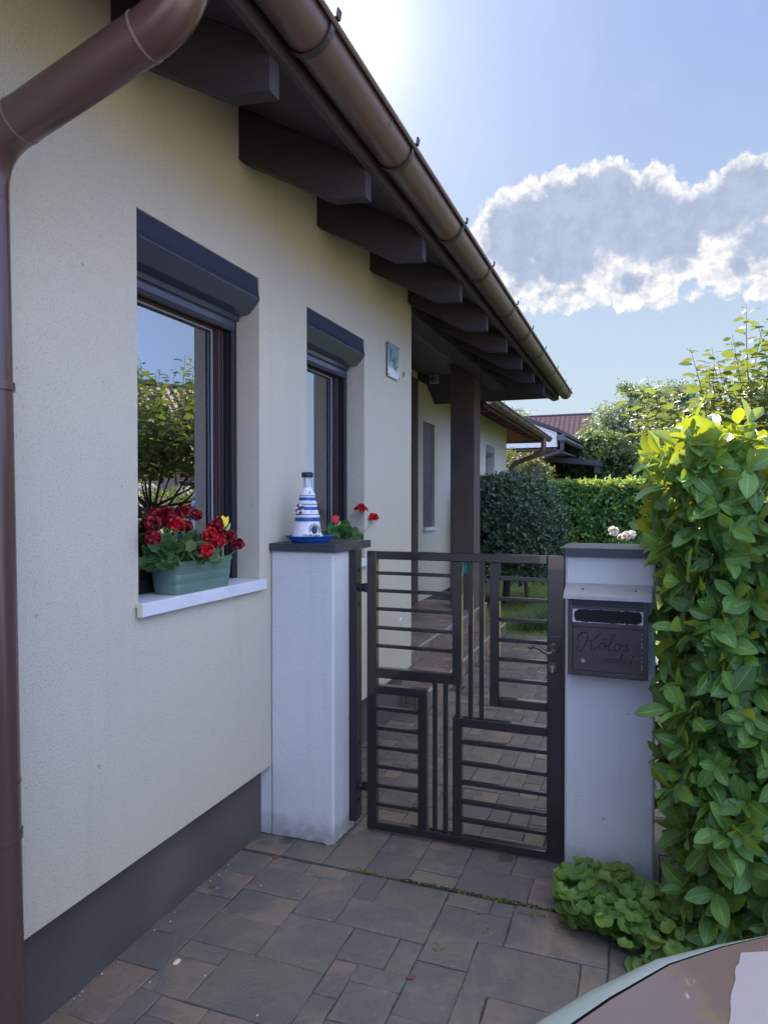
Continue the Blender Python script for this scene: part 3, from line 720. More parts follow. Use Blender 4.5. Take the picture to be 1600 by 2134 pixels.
# porch door, shuttered slit window, far window
b = MB(); b.box(X1 - .09, X1 + .012, 7.35, 7.45, .281, 3.2); b.box(X1 - .09, X1 + .012, 8.40, 8.655, .281, 3.2); b.box(X1 - .09, X1 + .012, 7.45, 8.40, 2.35, 3.2)
b.box(X1 - .10, X1 - .05, 7.45, 8.40, .29, 2.35)
dr = b.build('front_door', M['brown_render'], house, bevel=.004)
b = MB(); b.tube([(X1 - .05, 7.55, 1.30), (X1 + .01, 7.55, 1.30), (X1 + .01, 7.67, 1.30)], .009, 10); b.build('handle', M['brass'], dr)
b = MB(); b.box(X1 - .07, X1 - .045, RW[0][0] + .001, RW[0][1] - .001, 1.25, 2.689)
for i in range(26): z = 1.26 + i * .055; b.box(X1 - .045, X1 - .039, RW[0][0] + .01, RW[0][1] - .01, z, z + .050)
ws = b.build('closed_shutter', mat('grey brown shutter', (.12, .105, .105), .6, var=.08), house)
b = MB(); b.box(X1 - .05, X1 + .05, RW[0][0] - .01, RW[0][1] + .01, 1.205, 1.249); b.build('sill', M['sill'], ws, bevel=.003)
b = MB(); b.box(X1 - .20, X1 - .15, RW[1][0], RW[1][1], 1.25, 2.689); wf = b.build('window', M['winouter'], house)
b = MB(); b.box(X1 - .15, X1 - .146, RW[1][0] + .09, RW[1][1] - .09, 1.34, 2.45); b.build('pane', M['glass'], wf)
b = MB(); b.prism([(X1, 2.688), (X1 + .006, 2.56), (X1 - .06, 2.50), (X1 - .14, 2.50), (X1 - .14, 2.688)], 1, RW[1][0] + .003, RW[1][1] - .003); b.build('shutter_box', mat('silver shutter box', (.30, .30, .33), .3, metal=.5), wf)
b = MB(); b.box(X1 - .14, X1 + .04, RW[1][0] - .01, RW[1][1] + .01, 1.21, 1.249); b.build('sill', M['sill'], wf, bevel=.003)

# terrace and step in small mixed tiles
def tilemat():
    m = bpy.data.materials.new('mottled terrace tiles'); m.use_nodes = True; t = NT(m.node_tree); p = t.n['Principled BSDF']
    oc = t.new('ShaderNodeTexCoord').outputs['Object']
    br = t.new('ShaderNodeTexBrick'); br.offset = .5; br.inputs['Scale'].default_value = 1; br.inputs['Brick Width'].default_value = .15; br.inputs['Row Height'].default_value = .07
    br.inputs['Mortar Size'].default_value = .0035; br.inputs['Bias'].default_value = 0
    ge = t.new('ShaderNodeNewGeometry'); sn = t.new('ShaderNodeSeparateXYZ'); t.put(sn.inputs[0], ge.outputs['Normal'])
    so = t.new('ShaderNodeSeparateXYZ'); t.put(so.inputs[0], oc)
    cb = t.new('ShaderNodeCombineXYZ')                       # riser tiles stand upright, tread tiles lie crosswise
    up = t.math('GREATER_THAN', t.math('ABSOLUTE', sn.outputs[2]), .5)
    sx = t.math('GREATER_THAN', t.math('ABSOLUTE', sn.outputs[0]), .5)
    vv = t.math('ADD', t.math('MULTIPLY', sx, so.outputs[1]), t.math('MULTIPLY', t.math('SUBTRACT', 1.0, sx), so.outputs[0]))
    t.put(cb.inputs[0], t.math('ADD', t.math('MULTIPLY', up, so.outputs[0]), t.math('MULTIPLY', t.math('SUBTRACT', 1.0, up), so.outputs[2])))
    t.put(cb.inputs[1], t.math('ADD', t.math('MULTIPLY', up, so.outputs[1]), t.math('MULTIPLY', t.math('SUBTRACT', 1.0, up), vv)))
    t.put(br.inputs['Vector'], cb.outputs[0])
    br.inputs['Color1'].default_value = (0, 0, 0, 1); br.inputs['Color2'].default_value = (1, 1, 1, 1); br.inputs['Mortar'].default_value = (.5, .5, .5, 1)
    c = t.ramp(br.outputs['Color'], [(0, (.14, .095, .08)), (.4, (.26, .17, .13)), (.7, (.20, .165, .145)), (1, (.40, .28, .21))])
    c = t.mix(t.math('MULTIPLY', t.ss(t.noise(oc, 22, 5), .4, .7), .5), c, (.24, .19, .155))
    c = t.mix(br.outputs['Fac'], c, (.055, .05, .048)); t.put(p.inputs['Base Color'], c); p.inputs['Roughness'].default_value = .42
    bm_ = t.new('ShaderNodeBump'); bm_.inputs['Strength'].default_value = .5; bm_.inputs['Distance'].default_value = .003
    t.put(bm_.inputs['Height'], t.math('SUBTRACT', t.noise(oc, 40, 4), t.math('MULTIPLY', br.outputs['Fac'], 2.0))); t.l.new(bm_.outputs[0], p.inputs['Normal'])
    return m
M['tile'] = tilemat()
b = MB(); b.box(-1.1, -.235, 5.052, 8.95, -.02, .281); b.build('terrace', M['tile'], house)
b = MB(); b.box(-.235, .133, 4.98, 8.28, -.02, .143); b.box(-.057, .133, 4.93, 4.98, -.02, .143); st_ = b.build('step', M['tile'], house)
b = MB(); b.box(-.245, -.232, 5.055, 8.95, .270, .2845); b.box(.122, .136, 4.927, 8.28, .132, .1465)
b.build('edge_trim', mat('pale step trim', (.42, .40, .36), .4), house, bevel=.001)

# ================================================================== GATE AND PILLARS
pl = thing('gate_pillar', (.165, 3.05, 0), 'white rendered pillar against the house wall, carrying the lighthouse ornament', 'pillar')
def rough_box(mb, x0, x1, y0, y1, z0, z1, n=14, amp=.006, seed=3):
    """box whose foot edge is uneven and slightly broken"""
    rg = random.Random(seed); pts = []
    cs = [(x0, y0), (x1, y0), (x1, y1), (x0, y1)]; ch = .009
    for k in range(4):
        (ax, ay), (bx, by) = cs[k], cs[(k + 1) % 4]; L = math.hypot(bx - ax, by - ay)
        for i in range(n):
            f = (ch + (L - 2 * ch) * i / (n - 1)) / L; pts.append((ax + (bx - ax) * f, ay + (by - ay) * f))
    m_ = len(pts)
    foot = [(x + rg.uniform(-amp, amp), y + rg.uniform(-amp, amp), z0 + rg.uniform(0, amp * 1.6)) for x, y in pts]
    mid = [(x, y, z0 + .03 + rg.uniform(-.01, .01)) for x, y in pts]; top = [(x, y, z1) for x, y in pts]
    vs = foot + mid + top
    mb.add(vs, [(r_ * m_ + i, r_ * m_ + (i + 1) % m_, (r_ + 1) * m_ + (i + 1) % m_, (r_ + 1) * m_ + i) for r_ in range(2) for i in range(m_)])
    mb.add(top, [tuple(range(m_))])
b = MB(); rough_box(b, .001, .330, 2.900, 3.235, 0.0, 1.370); b.box(-.056, .0, 2.902, 3.23, .004, .333); b.build('shaft', M['stucco_white'], pl)
b = MB(); b.box(.001, .345, 2.885, 3.33, 1.398, 1.4035); b.box(.001, .345, 2.885, 2.890, 1.366, 1.398); b.box(.340, .345, 2.890, 3.33, 1.366, 1.398); b.box(.001, .336, 2.9, 3.23, 1.3705, 1.3975)
b.build('cap', M['cap'], pl, bevel=.0015)
gp = MB(); gp.box(.331, .369, 3.075, 3.150, .045, 1.366)
post = tag(gp.build('gate_post', M['post'], None, bevel=.004), 'slim black hinge post fixed to the side of the left pillar', 'gate post')
for z in (1.268, 1.10, .42, .14):
    b = MB(); b.lathe([(.0001, 0), (.011, 0), (.011, .002), (.0001, .002)], (.3685, 3.112, z), 14, axis=0); b.build('bolt_hole', M['black'], post)

pr_ = thing('mailbox_pillar', (1.535, 3.22, 0), 'white rendered pillar beside the laurel hedge, carrying the brown mailbox', 'pillar')
b = MB(); rough_box(b, 1.353, 1.716, 3.06, 3.42, -.005, 1.370, seed=9); b.build('shaft', M['stucco_white'], pr_)
b = MB(); b.box(1.338, 1.731, 3.045, 3.435, 1.398, 1.4035); b.box(1.352, 1.731, 3.045, 3.050, 1.366, 1.398); b.box(1.353, 1.718, 3.06, 3.42, 1.3705, 1.3975)
b.box(1.330, 1.35, 3.046, 3.43, 1.3995, 1.4025); b.build('cap', M['cap'], pr_, bevel=.0015)

gate = thing('garden_gate', (.88, 3.115, 0), 'black brown steel garden gate of offset rectangles and bars', 'gate')
Y0, Y1 = 3.095, 3.133
def bar(name, x0, x1, z0, z1, y0=Y0, y1=Y1, bev=.0035, parent=None, m='gate'):
    b = MB(); b.box(x0, x1, y0, y1, z0, z1); return b.build(name, M[m], parent or gate, bevel=bev, seg=3)
GB = .014
bar('stile', .417, .466, GB, 1.3635); bar('stile', 1.272, 1.347, GB, 1.3635, y1=Y1 + .004)
bar('top_rail', .466, 1.272, 1.3245, 1.3635); bar('bottom_rail', .466, 1.272, GB, .052)
bar('frame_bar', .841, .885, .752, 1.3245); bar('frame_bar', .466, .841, .752, .800)
for z in (1.249, 1.164, 1.076, .985, .897): bar('slat', .466, .841, z, z + .0165, Y0 + .009, Y1 - .009, .0025)
bar('frame_bar', .675, .719, .052, .716); bar('frame_bar', .466, .675, .676, .716)
for z in (.592, .497, .404, .310, .217, .125): bar('slat', .466, .675, z, z + .0185, Y0 + .009, Y1 - .009, .0025)
bar('frame_bar', 1.017, 1.060, .671, 1.3245); bar('frame_bar', 1.060, 1.272, .671, .712)
for z in (1.245, 1.152, 1.059, .966, .879, .785): bar('slat', 1.060, 1.272, z, z + .0175, Y0 + .009, Y1 - .009, .0025)
bar('frame_bar', .844, .887, .052, .603); bar('frame_bar', .887, 1.272, .561, .603)
for z in (.478, .380, .290, .200, .115): bar('slat', .887, 1.272, z, z + .0195, Y0 + .009, Y1 - .009, .0025)
for x in (.745, .796): bar('upright', x, x + .0215, .052, .752, Y0 + .009, Y1 - .009, .0025)
bar('upright', .856, .877, .603, .752, Y0 + .009, Y1 - .009, .0025)
for x in (.915, .966): bar('upright', x, x + .0215, .603, 1.3245, Y0 + .009, Y1 - .009, .0025)
for z in (1.183, .211):
    b = MB(); b.tube([(.369, 3.113, z), (.392, 3.113, z)], .017, 12); b.box(.372, .392, 3.10, 3.126, z - .019, z + .019); b.tube([(.390, 3.113, z), (.404, 3.113, z)], .008, 10); b.tube([(.402, 3.113, z - .022), (.402, 3.113, z + .022)], [.008, .008], 10)
    b.prism([(.404, z - .004), (.404, z + .004), (.4168, z + .032), (.4168, z - .032)], 1, 3.106, 3.120)
    b.build('hinge', M['post'], gate, bevel=.001)
# long lock plate, lever handle and cylinder rosette
b = MB(); b.box(1.276, 1.331, Y0 - .004, Y0 - .0005, .775, 1.010); lp = b.build('lock_plate', M['gate'], gate, bevel=.0018)
b = MB(); b.lathe([(.0001, -.010), (.021, -.010), (.026, -.006), (.027, 0)], (1.299, Y0 - .004, .955), 26, axis=1); ros = b.build('rosette', M['brass'], gate)
b = MB()
b.tube([(1.299, Y0 - .012, .955), (1.299, Y0 - .050, .955)], .009, 14)
sp_ = [(1.299 + (.004 + .0019 * i) * math.cos(2.6 - i * .62), Y0 - .054, .955 + (.004 + .0019 * i) * math.sin(2.6 - i * .62)) for i in range(11)]
b.tube(sp_, .0042, 8)
b.tube([(1.299, Y0 - .050, .949), (1.285, Y0 - .055, .941), (1.265, Y0 - .056, .951), (1.245, Y0 - .055, .963), (1.222, Y0 - .052, .967), (1.205, Y0 - .050, .960), (1.196, Y0 - .049, .963)], [.0085, .009, .0085, .0075, .0068, .0062, .004], 12)
b.build('lever', mat('worn bronze lever', (.13, .11, .09), .4, metal=.7, var=.3, vscale=60), ros)
b = MB(); b.lathe([(.0001, -.009), (.020, -.009), (.025, -.005), (.026, 0)], (1.297, Y0 - .004, .872), 26, axis=1); r2 = b.build('rosette', M['brass'], gate)
b = MB(); b.box(1.2925, 1.3015, Y0 - .017, Y0 - .0135, .853, .873); b.lathe([(.0001, -.006), (.0085, -.006), (.0088, 0)], (1.297, Y0 - .0132, .877), 18, axis=1); r3 = b.build('lock_cylinder', M['steelworn'], r2)
# green cast plaque wired inside the gate
b = MB(); b.box(.8875, .9125, Y1 - .012, Y1 - .008, 1.270, 1.3235)
pq = b.build('plaque', mat('teal enamel', (.01, .12, .085), .3, var=.4, vscale=200), gate, bevel=.002)
b = MB(); rg = random.Random(4)
for k in range(4):
    x = .892 + .005 * k; b.tube([(x + rg.uniform(-.003, .003), Y1 - .013, 1.276 + i * .0085 + rg.uniform(-.002, .002)) for i in range(6)], .0011, 6)
b.build('plaque_relief', mat('light teal line', (.05, .33, .25), .4), pq)

# mailbox
mb_ = thing('mailbox', (1.53, 3.0, .88), 'weathered dark brown metal mailbox with a script family name, on the right pillar', 'mailbox')
x0, x1, yf, z0, z1 = 1.374, 1.686, 2.962, .880, 1.213
b = MB(); b.box(x0, x1, 2.972, 3.059, z0, z1); b.build('body', M['mbox'], mb_, bevel=.002)
b = MB(); w_ = .018
b.box(x0, x0 + w_, yf, 2.972, z0, z1); b.box(x1 - w_, x1, yf, 2.972, z0, z1); b.box(x0 + w_, x1 - w_, yf, 2.972, z0, z0 + .019)
b.box(x0 + w_, x1 - w_, yf + .001, 2.972, 1.083, 1.100); b.box(x0 + w_, x1 - w_, yf + .001, 2.972, 1.157, 1.170)
b.build('front_frame', M['mbox'], mb_, bevel=.0015)
b = MB(); b.box(x0 + w_ + .001, x1 - w_ - .001, yf + .007, yf + .0095, 1.171, 1.212); b.build('upper_flap', M['winouter'], mb_)
# worn letter slot: pale chipped paper round a black opening
b = MB(); b.box(x0 + w_, x1 - w_, yf + .0065, yf + .0095, 1.1005, 1.1565); sl = b.build('letter_slot', M['chip'], mb_)
rg = random.Random(12); pts = []
sx0, sx1, sz0, sz1 = x0 + w_ + .006, x1 - w_ - .004, 1.103, 1.1545
def edge(a, b_, n_, amp): return [(a[0] + (b_[0] - a[0]) * i / n_, a[1] + (b_[1] - a[1]) * i / n_ + rg.choice([0, 0, 0, -1, 1]) * rg.uniform(0, amp)) for i in range(n_)]
pts += edge((sx0 + .012, sz0 + .001), (sx1 - .012, sz0 - .001), 26, .0035) + [(sx1 - .004, sz0 + .008), (sx1, (sz0 + sz1) / 2), (sx1 - .004, sz1 - .008)]
pts += edge((sx1 - .012, sz1), (sx0 + .012, sz1), 26, .0035) + [(sx0 + .003, sz1 - .010), (sx0, (sz0 + sz1) / 2), (sx0 + .003, sz0 + .010)]
b = MB(); b.prism(pts, 1, yf + .0045, yf + .0065); b.build('slot_opening', M['black'], sl)
b = MB(); b.box(x0 + w_ + .002, x1 - w_ - .004, yf + .003, yf + .008, z0 + .021, 1.081)
def paneldoor():
    m = bpy.data.materials.new('scratched mailbox door paint'); m.use_nodes = True; t = NT(m.node_tree); p = t.n['Principled BSDF']
    oc = t.new('ShaderNodeTexCoord').outputs['Object']; mp = t.new('ShaderNodeMapping'); mp.inputs['Scale'].default_value = (14, 1, 150); t.put(mp.inputs[0], oc)
    nz = t.noise(mp.outputs[0], 1.0, 4, .6)
    sp = t.new('ShaderNodeSeparateXYZ'); t.put(sp.inputs[0], oc)
    zone = t.ss(t.math('ABSOLUTE', t.math('SUBTRACT', sp.outputs[2], .082)), .03, .008)
    zx = t.ss(t.math('ABSOLUTE', t.math('ADD', sp.outputs[0], .055)), .075, .03)
    s_ = t.math('MULTIPLY', t.ss(nz, .60, .70), t.math('ADD', .12, t.math('MULTIPLY', t.math('MULTIPLY', zone, zx), .88)))
    c = t.mix(t.noise(oc, 20, 5), (.040, .030, .030), (.075, .060, .058)); c = t.mix(s_, c, (.42, .39, .37))
    t.put(p.inputs['Base Color'], c); p.inputs['Roughness'].default_value = .5; return m
M['mdoor'] = paneldoor(); md = b.build('door', M['mdoor'], mb_, bevel=.001)
b = MB(); b.lathe([(.0001, -.006), (.009, -.006), (.0105, -.003), (.011, 0)], (1.436, yf + .003, .943), 20, axis=1); lk = b.build('lock', M['steelworn'], md)
b = MB()
for i in range(9): z = .915 + i * .018 + rg.uniform(-.004, .004); b.box(x1 - w_ - .0055, x1 - w_ - .0038, yf + .0022, yf + .0032, z, z + rg.uniform(.004, .014))
b.build('paint_chip', M['chip'], md)
b = MB(); b.add([(1.357, 2.945, 1.2105), (1.700, 2.945, 1.2105), (1.700, 3.060, 1.250), (1.357, 3.060, 1.250), (1.357, 2.945, 1.2135), (1.700, 2.945, 1.2135), (1.700, 3.060, 1.253), (1.357, 3.060, 1.253)],
      [(0, 3, 2, 1), (4, 5, 6, 7), (0, 1, 5, 4), (1, 2, 6, 5), (2, 3, 7, 6), (3, 0, 4, 7)])
b.box(1.357, 1.700, 2.942, 2.945, 1.199, 1.2135); rf = b.build('roof', M['mboxroof'], mb_)
for x in (1.430, 1.640): b = MB(); b.ball((x, 3.00, 1.2345), .0035, 8); b.build('roof_screw', M['black'], rf)
def catmull(pts, n_=7):
    out = []; P = [pts[0]] + list(pts) + [pts[-1]]
    for i in range(1, len(P) - 2):
        for k in range(n_):
            t = k / n_; q = []
            for d in (0, 1):
                a, b_, c, e = P[i - 1][d], P[i][d], P[i + 1][d], P[i + 2][d]
                q.append(.5 * (2 * b_ + (c - a) * t + (2 * a - 5 * b_ + 4 * c - e) * t * t + (3 * b_ - a - 3 * c + e) * t ** 3))
            out.append(tuple(q))
    out.append(pts[-1]); return out
def script(strokes, ox, oz, sc, r, y, slant=.28):
    b = MB()
    for st in strokes:
        c = catmull(st) if len(st) > 2 else st
        b.tube([(ox + (px + pz * slant) * sc, y, oz + pz * sc) for px, pz in c], r, 6)
    return b
ring = lambda cx, cz, rx, rz, a0=90, a1=450: [(cx + rx * math.cos(R(a0 + (a1 - a0) * i / 8)), cz + rz * math.sin(R(a0 + (a1 - a0) * i / 8))) for i in range(9)]
K = [[(-.25, .15), (-.42, .0), (-.35, -.18), (-.12, -.1), (.02, .3), (.0, .85), (-.25, 1.02), (-.5, .8), (-.5, .5), (-.3, .4)],
     [(.72, 1.0), (.6, .85), (.38, .58), (.1, .48)], [(.1, .5), (.3, .46), (.38, .15), (.5, -.05), (.68, .05)], [(.68, .05), (.75, .2)]]
oe = [ring(1.0, .22, .17, .22), [(.93, .62), (.93, .68)], [(1.10, .62), (1.10, .68)], [(1.15, .3), (1.3, .25)]]
l_ = [[(1.3, .2), (1.5, .6), (1.52, .98), (1.40, .9), (1.38, .3), (1.45, 0), (1.6, .08)]]
o_ = [ring(1.88, .22, .17, .22), [(2.03, .32), (2.2, .3)]]
s_ = [[(2.2, .25), (2.42, .46), (2.36, .3), (2.50, .12), (2.38, -.02), (2.22, .04)]]
script(K + oe + l_ + o_ + s_, 1.438, .992, .068, .0017, yf + .0025).build('name_script', M['letter'], md)
cs = [ring(0, .22, .16, .22, 40, 320), [(.18, .2), (.42, .46), (.36, .3), (.52, .1), (.4, -.02), (.26, .04)], ring(.82, .22, .15, .22), [(.97, .44), (.97, .1), (1.08, .02)],
      [(1.15, .1), (1.32, .7), (1.30, 1.0), (1.22, .8), (1.22, .1), (1.34, 0)], ring(1.62, .22, .15, .22), [(1.77, .44), (1.77, .1), (1.9, .02)], [(1.68, .60), (1.78, .76)],
      ring(2.18, .22, .15, .22), [(2.34, 1.0), (2.34, .1), (2.45, .02)]]
script(cs, 1.527, .941, .040, .0011, yf + .0025).build('name_script', M['letter'], md)

# ================================================================== WALL FITTINGS
sg = thing('house_number_plate', (0, 4.6, 2.59), 'glass house number plate with a painted grape bunch, on the wall by the second window', 'number plate')
b = MB(); b.box(.012, .016, 4.485, 4.715, 2.472, 2.712)
mg = mat('frosted green glass', (.30, .42, .37), .12, spec=.8); pan = b.build('glass_panel', mg, sg, bevel=.001)
b = MB(); b.box(.0162, .0168, 4.492, 4.708, 2.478, 2.535); b.build('white_band', M['white'], pan)
for y in (4.497, 4.703):
    for z in (2.484, 2.70): b = MB(); b.lathe([(.006, 0), (.006, .018), (.004, .021), (.0001, .021)], (0, y, z), 12, axis=0); b.build('spacer', M['brass'], sg)
b = MB(); rg = random.Random(2)
for i in range(24):
    r_ = i / 23; yy_ = 4.545 + rg.uniform(-.026, .026) * (1 - r_ * .7); zz_ = 2.672 - r_ * .085; b.ball((.0175, yy_, zz_), .0065, 8, (.25, 1, 1))
b.build('grape_motif', mat('blue violet enamel', (.06, .07, .16), .4, var=.6, vscale=90), pan)
b = MB(); b.tube([(.0172, 4.545, 2.585), (.0172, 4.535, 2.555)], .0012, 5)
for q in ([(4.583, 2.588), (4.603, 2.615)], [(4.603, 2.615), (4.600, 2.59), (4.590, 2.548)]): b.tube([(.0172, y, z) for y, z in catmull(q)] if len(q) > 2 else [(.0172, y, z) for y, z in q], .0035, 6)
b.tube([(.0172, 4.612, 2.525), (.0172, 4.652, 2.63)], .0028, 6)
b.tube([(.0172, 4.668 + .016 * math.cos(R(a)), 2.545 + .022 * math.sin(R(a))) for a in range(50, 320, 27)], .003, 6)
b.build('number', mat('dark green enamel', (.03, .07, .07), .4), pan)
b = MB(); b.lathe([(.020, -.004), (.020, .004), (.014, .006), (.012, .001), (.0001, .001)], (.0, 4.858, 2.545), 20, axis=0); tag(b.build('wall_socket', mat('beige plastic ring', (.30, .25, .18), .6)), 'small round beige wall fitting below right of the number plate', 'wall fitting')
b = MB(); b.lathe([(.024, -.002), (.024, .005), (.020, .007), (.0001, .007)], (.0, 4.806, .723), 20, axis=0)
ov = b.build('wall_cover', M['white']); tag(ov, 'small round pale cover low on the wall behind the gate', 'wall fitting')
b = MB(); b.tube([(.0075, 4.806, .712), (.0075, 4.806, .733)], .0025, 6); b.build('mark', M['stem'], ov)
sm = thing('motion_sensor', (-.94, 8.9, 3.29), 'small grey motion sensor under the porch ceiling', 'sensor')
b = MB(); b.box(-.995, -.885, 8.85, 8.91, 3.18, 3.294); b.build('housing', mat('grey plastic', (.28, .30, .28), .5), sm, bevel=.006)
b = MB(); b.ball((-.94, 8.845, 3.225), .040, 16); b.build('lens', mat('dark lens', (.12, .13, .12), .2), sm)

# ================================================================== LIGHTHOUSE ORNAMENT
sc_ = thing('saucer', (.145, 3.03, 1.4035), 'blue glazed saucer under the lighthouse ornament on the left pillar', 'saucer')
b = MB(); b.lathe([(.060, 0), (.088, .001), (.094, .010), (.104, .013), (.106, .019), (.116, .024), (.121, .032), (.117, .033), (.110, .026), (.06, .022), (.0001, .022)], (.145, 3.03, 1.4037), 40); b.build('dish', M['blue'], sc_)
lh = thing('lighthouse_ornament', (.131, 3.03, 1.427), 'blue and white lighthouse made of stacked pots with a black cap', 'ornament')
cx, cy = .131, 3.03
b = MB(); b.lathe([(.078, 1.427), (.078, 1.432), (.069, 1.446), (.058, 1.510), (.058, 1.524)], (cx, cy, 0), 36); b.lathe([(.0585, 1.5245), (.0600, 1.5245), (.060, 1.536), (.056, 1.538), (.048, 1.578), (.048, 1.586)], (cx, cy, 0), 36)
b.lathe([(.046, 1.586), (.048, 1.596), (.0435, 1.600), (.036, 1.618), (.036, 1.622)], (cx, cy, 0), 36); b.lathe([(.036, 1.622), (.0385, 1.6225), (.0385, 1.638), (.034, 1.642), (.021, 1.671), (.0001, 1.672)], (cx, cy, 0), 36)
body = b.build('tower', M['terrawhite'], lh)
for z, r_, h in ((1.5165, .0614, .021), (1.568, .0515, .018), (1.614, .0412, .018)):
    b = MB(); b.lathe([(r_ - .002, z - h / 2), (r_, z - h / 2 + .002), (r_, z + h / 2 - .002), (r_ - .004, z + h / 2)], (cx, cy, 0), 36); b.build('stripe', M['blue'], lh)
for z, r_ in ((1.432, .0775), (1.5395, .0575), (1.587, .0485), (1.6305, .0385)):
    b = MB(); b.tube([(cx + r_ * math.cos(a), cy + r_ * math.sin(a), z) for a in [6.2832 * i / 30 for i in range(31)]], .0016, 6, caps=False); b.build('rope', M['navy'], lh)
b = MB(); b.lathe([(.018, 1.672), (.018, 1.722), (.0001, 1.722)], (cx, cy, 0), 24); ln_ = b.build('lantern', mat('clear lantern plastic', (.62, .68, .68), .15, spec=.8), lh)
b = MB()
for i in range(8): a = i * .785; b.tube([(cx + .0185 * math.cos(a), cy + .0185 * math.sin(a), 1.672), (cx + .0185 * math.cos(a), cy + .0185 * math.sin(a), 1.722)], .0012, 5)
b.build('lantern_bar', mat('grey bar', (.3, .32, .33), .4), ln_)
b = MB(); b.lathe([(.0001, 1.720), (.028, 1.720), (.029, 1.728), (.028, 1.741), (.022, 1.745), (.0001, 1.745)], (cx, cy, 0), 28); b.build('cap', M['capblack'], lh)
VD = Vector((1.66 - cx, -cy, 0)).normalized(); VS = Vector((-VD.y, VD.x, 0))      # facing side of the ornament
def front(az_, z, r_):
    d = VD * math.cos(az_) + VS * math.sin(az_); return Vector((cx, cy, 0)) + d * r_ + Vector((0, 0, z)), d
c_, d_ = front(-.62, 1.566, .064); b = MB(); e1 = Vector((-d_.y, d_.x, 0)); bb = MB()
for i in range(24):
    a0, a1 = i * 6.2832 / 24, (i + 1) * 6.2832 / 24; tgt = b if (i // 3) % 2 == 0 else bb
    tgt.tube([c_ + e1 * .0185 * math.cos(a) + Vector((0, 0, .0185 * math.sin(a))) for a in (a0, a1)], .0055, 8)
rg_ = b.build('life_ring', M['lifered'], lh); bb.build('ring_band', M['terrawhite'], rg_)
b = MB()
for z, r_, a_ in ((1.552, .0525, .42), (1.600, .044, .40), (1.646, .034, .38), (1.500, .0, 0)):
    if not r_: continue
    for dz in (-.0035, .0035):
        for da in (-.06, .06): p_, q_ = front(a_ + da, z + dz, r_ + .0005); b.ball(p_, .0022, 6)
b.build('window_dot', M['navy'], lh)
c_, d_ = front(.52, 1.462, .066); b = MB(); b.ball(c_ + Vector((0, 0, .006)), .017, 12, (.9, .9, 1.35)); b.build('door', M['navy'], lh)
rg = random.Random(6)
for i in range(11):
    a = math.pi * (i / 10); off = VS * (.024 * math.cos(a)) ; p_ = c_ + d_ * .006 + off + Vector((0, 0, .030 * math.sin(a) - .002))
    b = MB(); b.ball(p_, .0075, 8, (1, .8, 1.15)); b.build('pebble', M['pebble'], lh)
for i in range(12):
    p_, q_ = front(-.15 + rg.random() * 1.0, 1.434 + rg.random() * .012, .074 + rg.random() * .012); b = MB(); b.ball(p_, rg.uniform(.005, .010), 8, (1, 1, .7)); b.build('shell', M['shell'], lh)
p_, q_ = front(.75, 1.622, .042); b = MB(); b.ball(p_, .0055, 8); b.build('shell', M['shell'], lh)

# ================================================================== GERANIUMS
GER = disc_template(.07, 16, .22)
def mound(c, ext, n, rg, zlo=0):
    u_ = unit(rg.normal(0, 1, (n, 3))); u_[:, 2] = np.abs(u_[:, 2]) * 1.0 - .25
    r_ = rg.uniform(.55, 1, n)[:, None]; return np.array(c) + u_ * r_ * np.array(ext), u_
FL = leaf_template([0, .4, .8, 1], [-1, 0, 1], lambda t: [.22, .44, .46, .22][[0, .4, .8, 1].index(t)], .1, -.25)
def flower_head(name, c, r, dark, parent, rg, axis=(.25, -.25, 1), cap=.2):
    n_ = 62
    u_ = unit(rg.normal(0, 1, (n_ * 3, 3))); ax = unit(np.array(axis)); u_ = u_[(u_ @ ax) > -cap - .5][:n_]
    pos = []; di = []; no = []
    for k in range(5):
        h = unit(np.cross(u_, [0.3, .2, 1.0])); e2 = np.cross(u_, h); a = k * 1.2566 + rg.random(len(u_)) * .3
        rad = h * np.cos(a)[:, None] + e2 * np.sin(a)[:, None]
        sh_ = (np.where(np.arange(len(u_)) % 3 == 0, .55, .9) * (.86 + .28 * np.sin(u_[:, 0] * 5 + c[1] * 40) * np.cos(u_[:, 2] * 4 + c[0] * 70)))[:, None]; pos.append(np.array(c) + u_ * r * sh_); di.append(unit(rad + u_ * .35)); no.append(u_ + rg.normal(0, .15, u_.shape))
    pos = np.concatenate(pos); di = np.concatenate(di); no = np.concatenate(no)
    return leaves(name, M['petal_dark'] if dark else M['petal_red'], parent, FL, pos, di, no, rg.uniform(.0085, .012, len(pos)) * (r / .028) ** .5)
def geranium(base, ext, n, rg, fl, name, label, group=None, cap=.2):
    t = thing(name, tuple(base), label, 'plant', group)
    P, u_ = mound(base, ext, n, rg)
    d = unit(u_ + rg.normal(0, .5, u_.shape) + np.array([0, 0, .1])); nn = unit(u_ * .7 + np.array([.45, -.45, .75]) + rg.normal(0, .35, u_.shape))
    leaves('foliage', M['gerleaf'], t, GER, P, d, nn, rg.uniform(.028, .060, n))
    b = MB()
    for p in P[::2]: b.tube([tuple(np.array(base) + (np.random.RandomState(int(abs(p[1]) * 1e5) % 9999).rand(3) - .5) * .05), tuple((np.array(base) + p) / 2 + np.array([0, 0, .01])), tuple(p)], .0013, 5)
    for c, r_, dk in fl: b.tube([tuple(np.array(base) * .4 + np.array(c) * .6 - np.array([0, 0, .06])), tuple(np.array(c) - np.array([0, 0, .02])), tuple(c)], .0014, 5)
    b.build('stalk', M['stem'], t)
    for c, r_, dk in fl: flower_head('flower_head', c, r_, dk, t, rg, cap=cap)
    return t
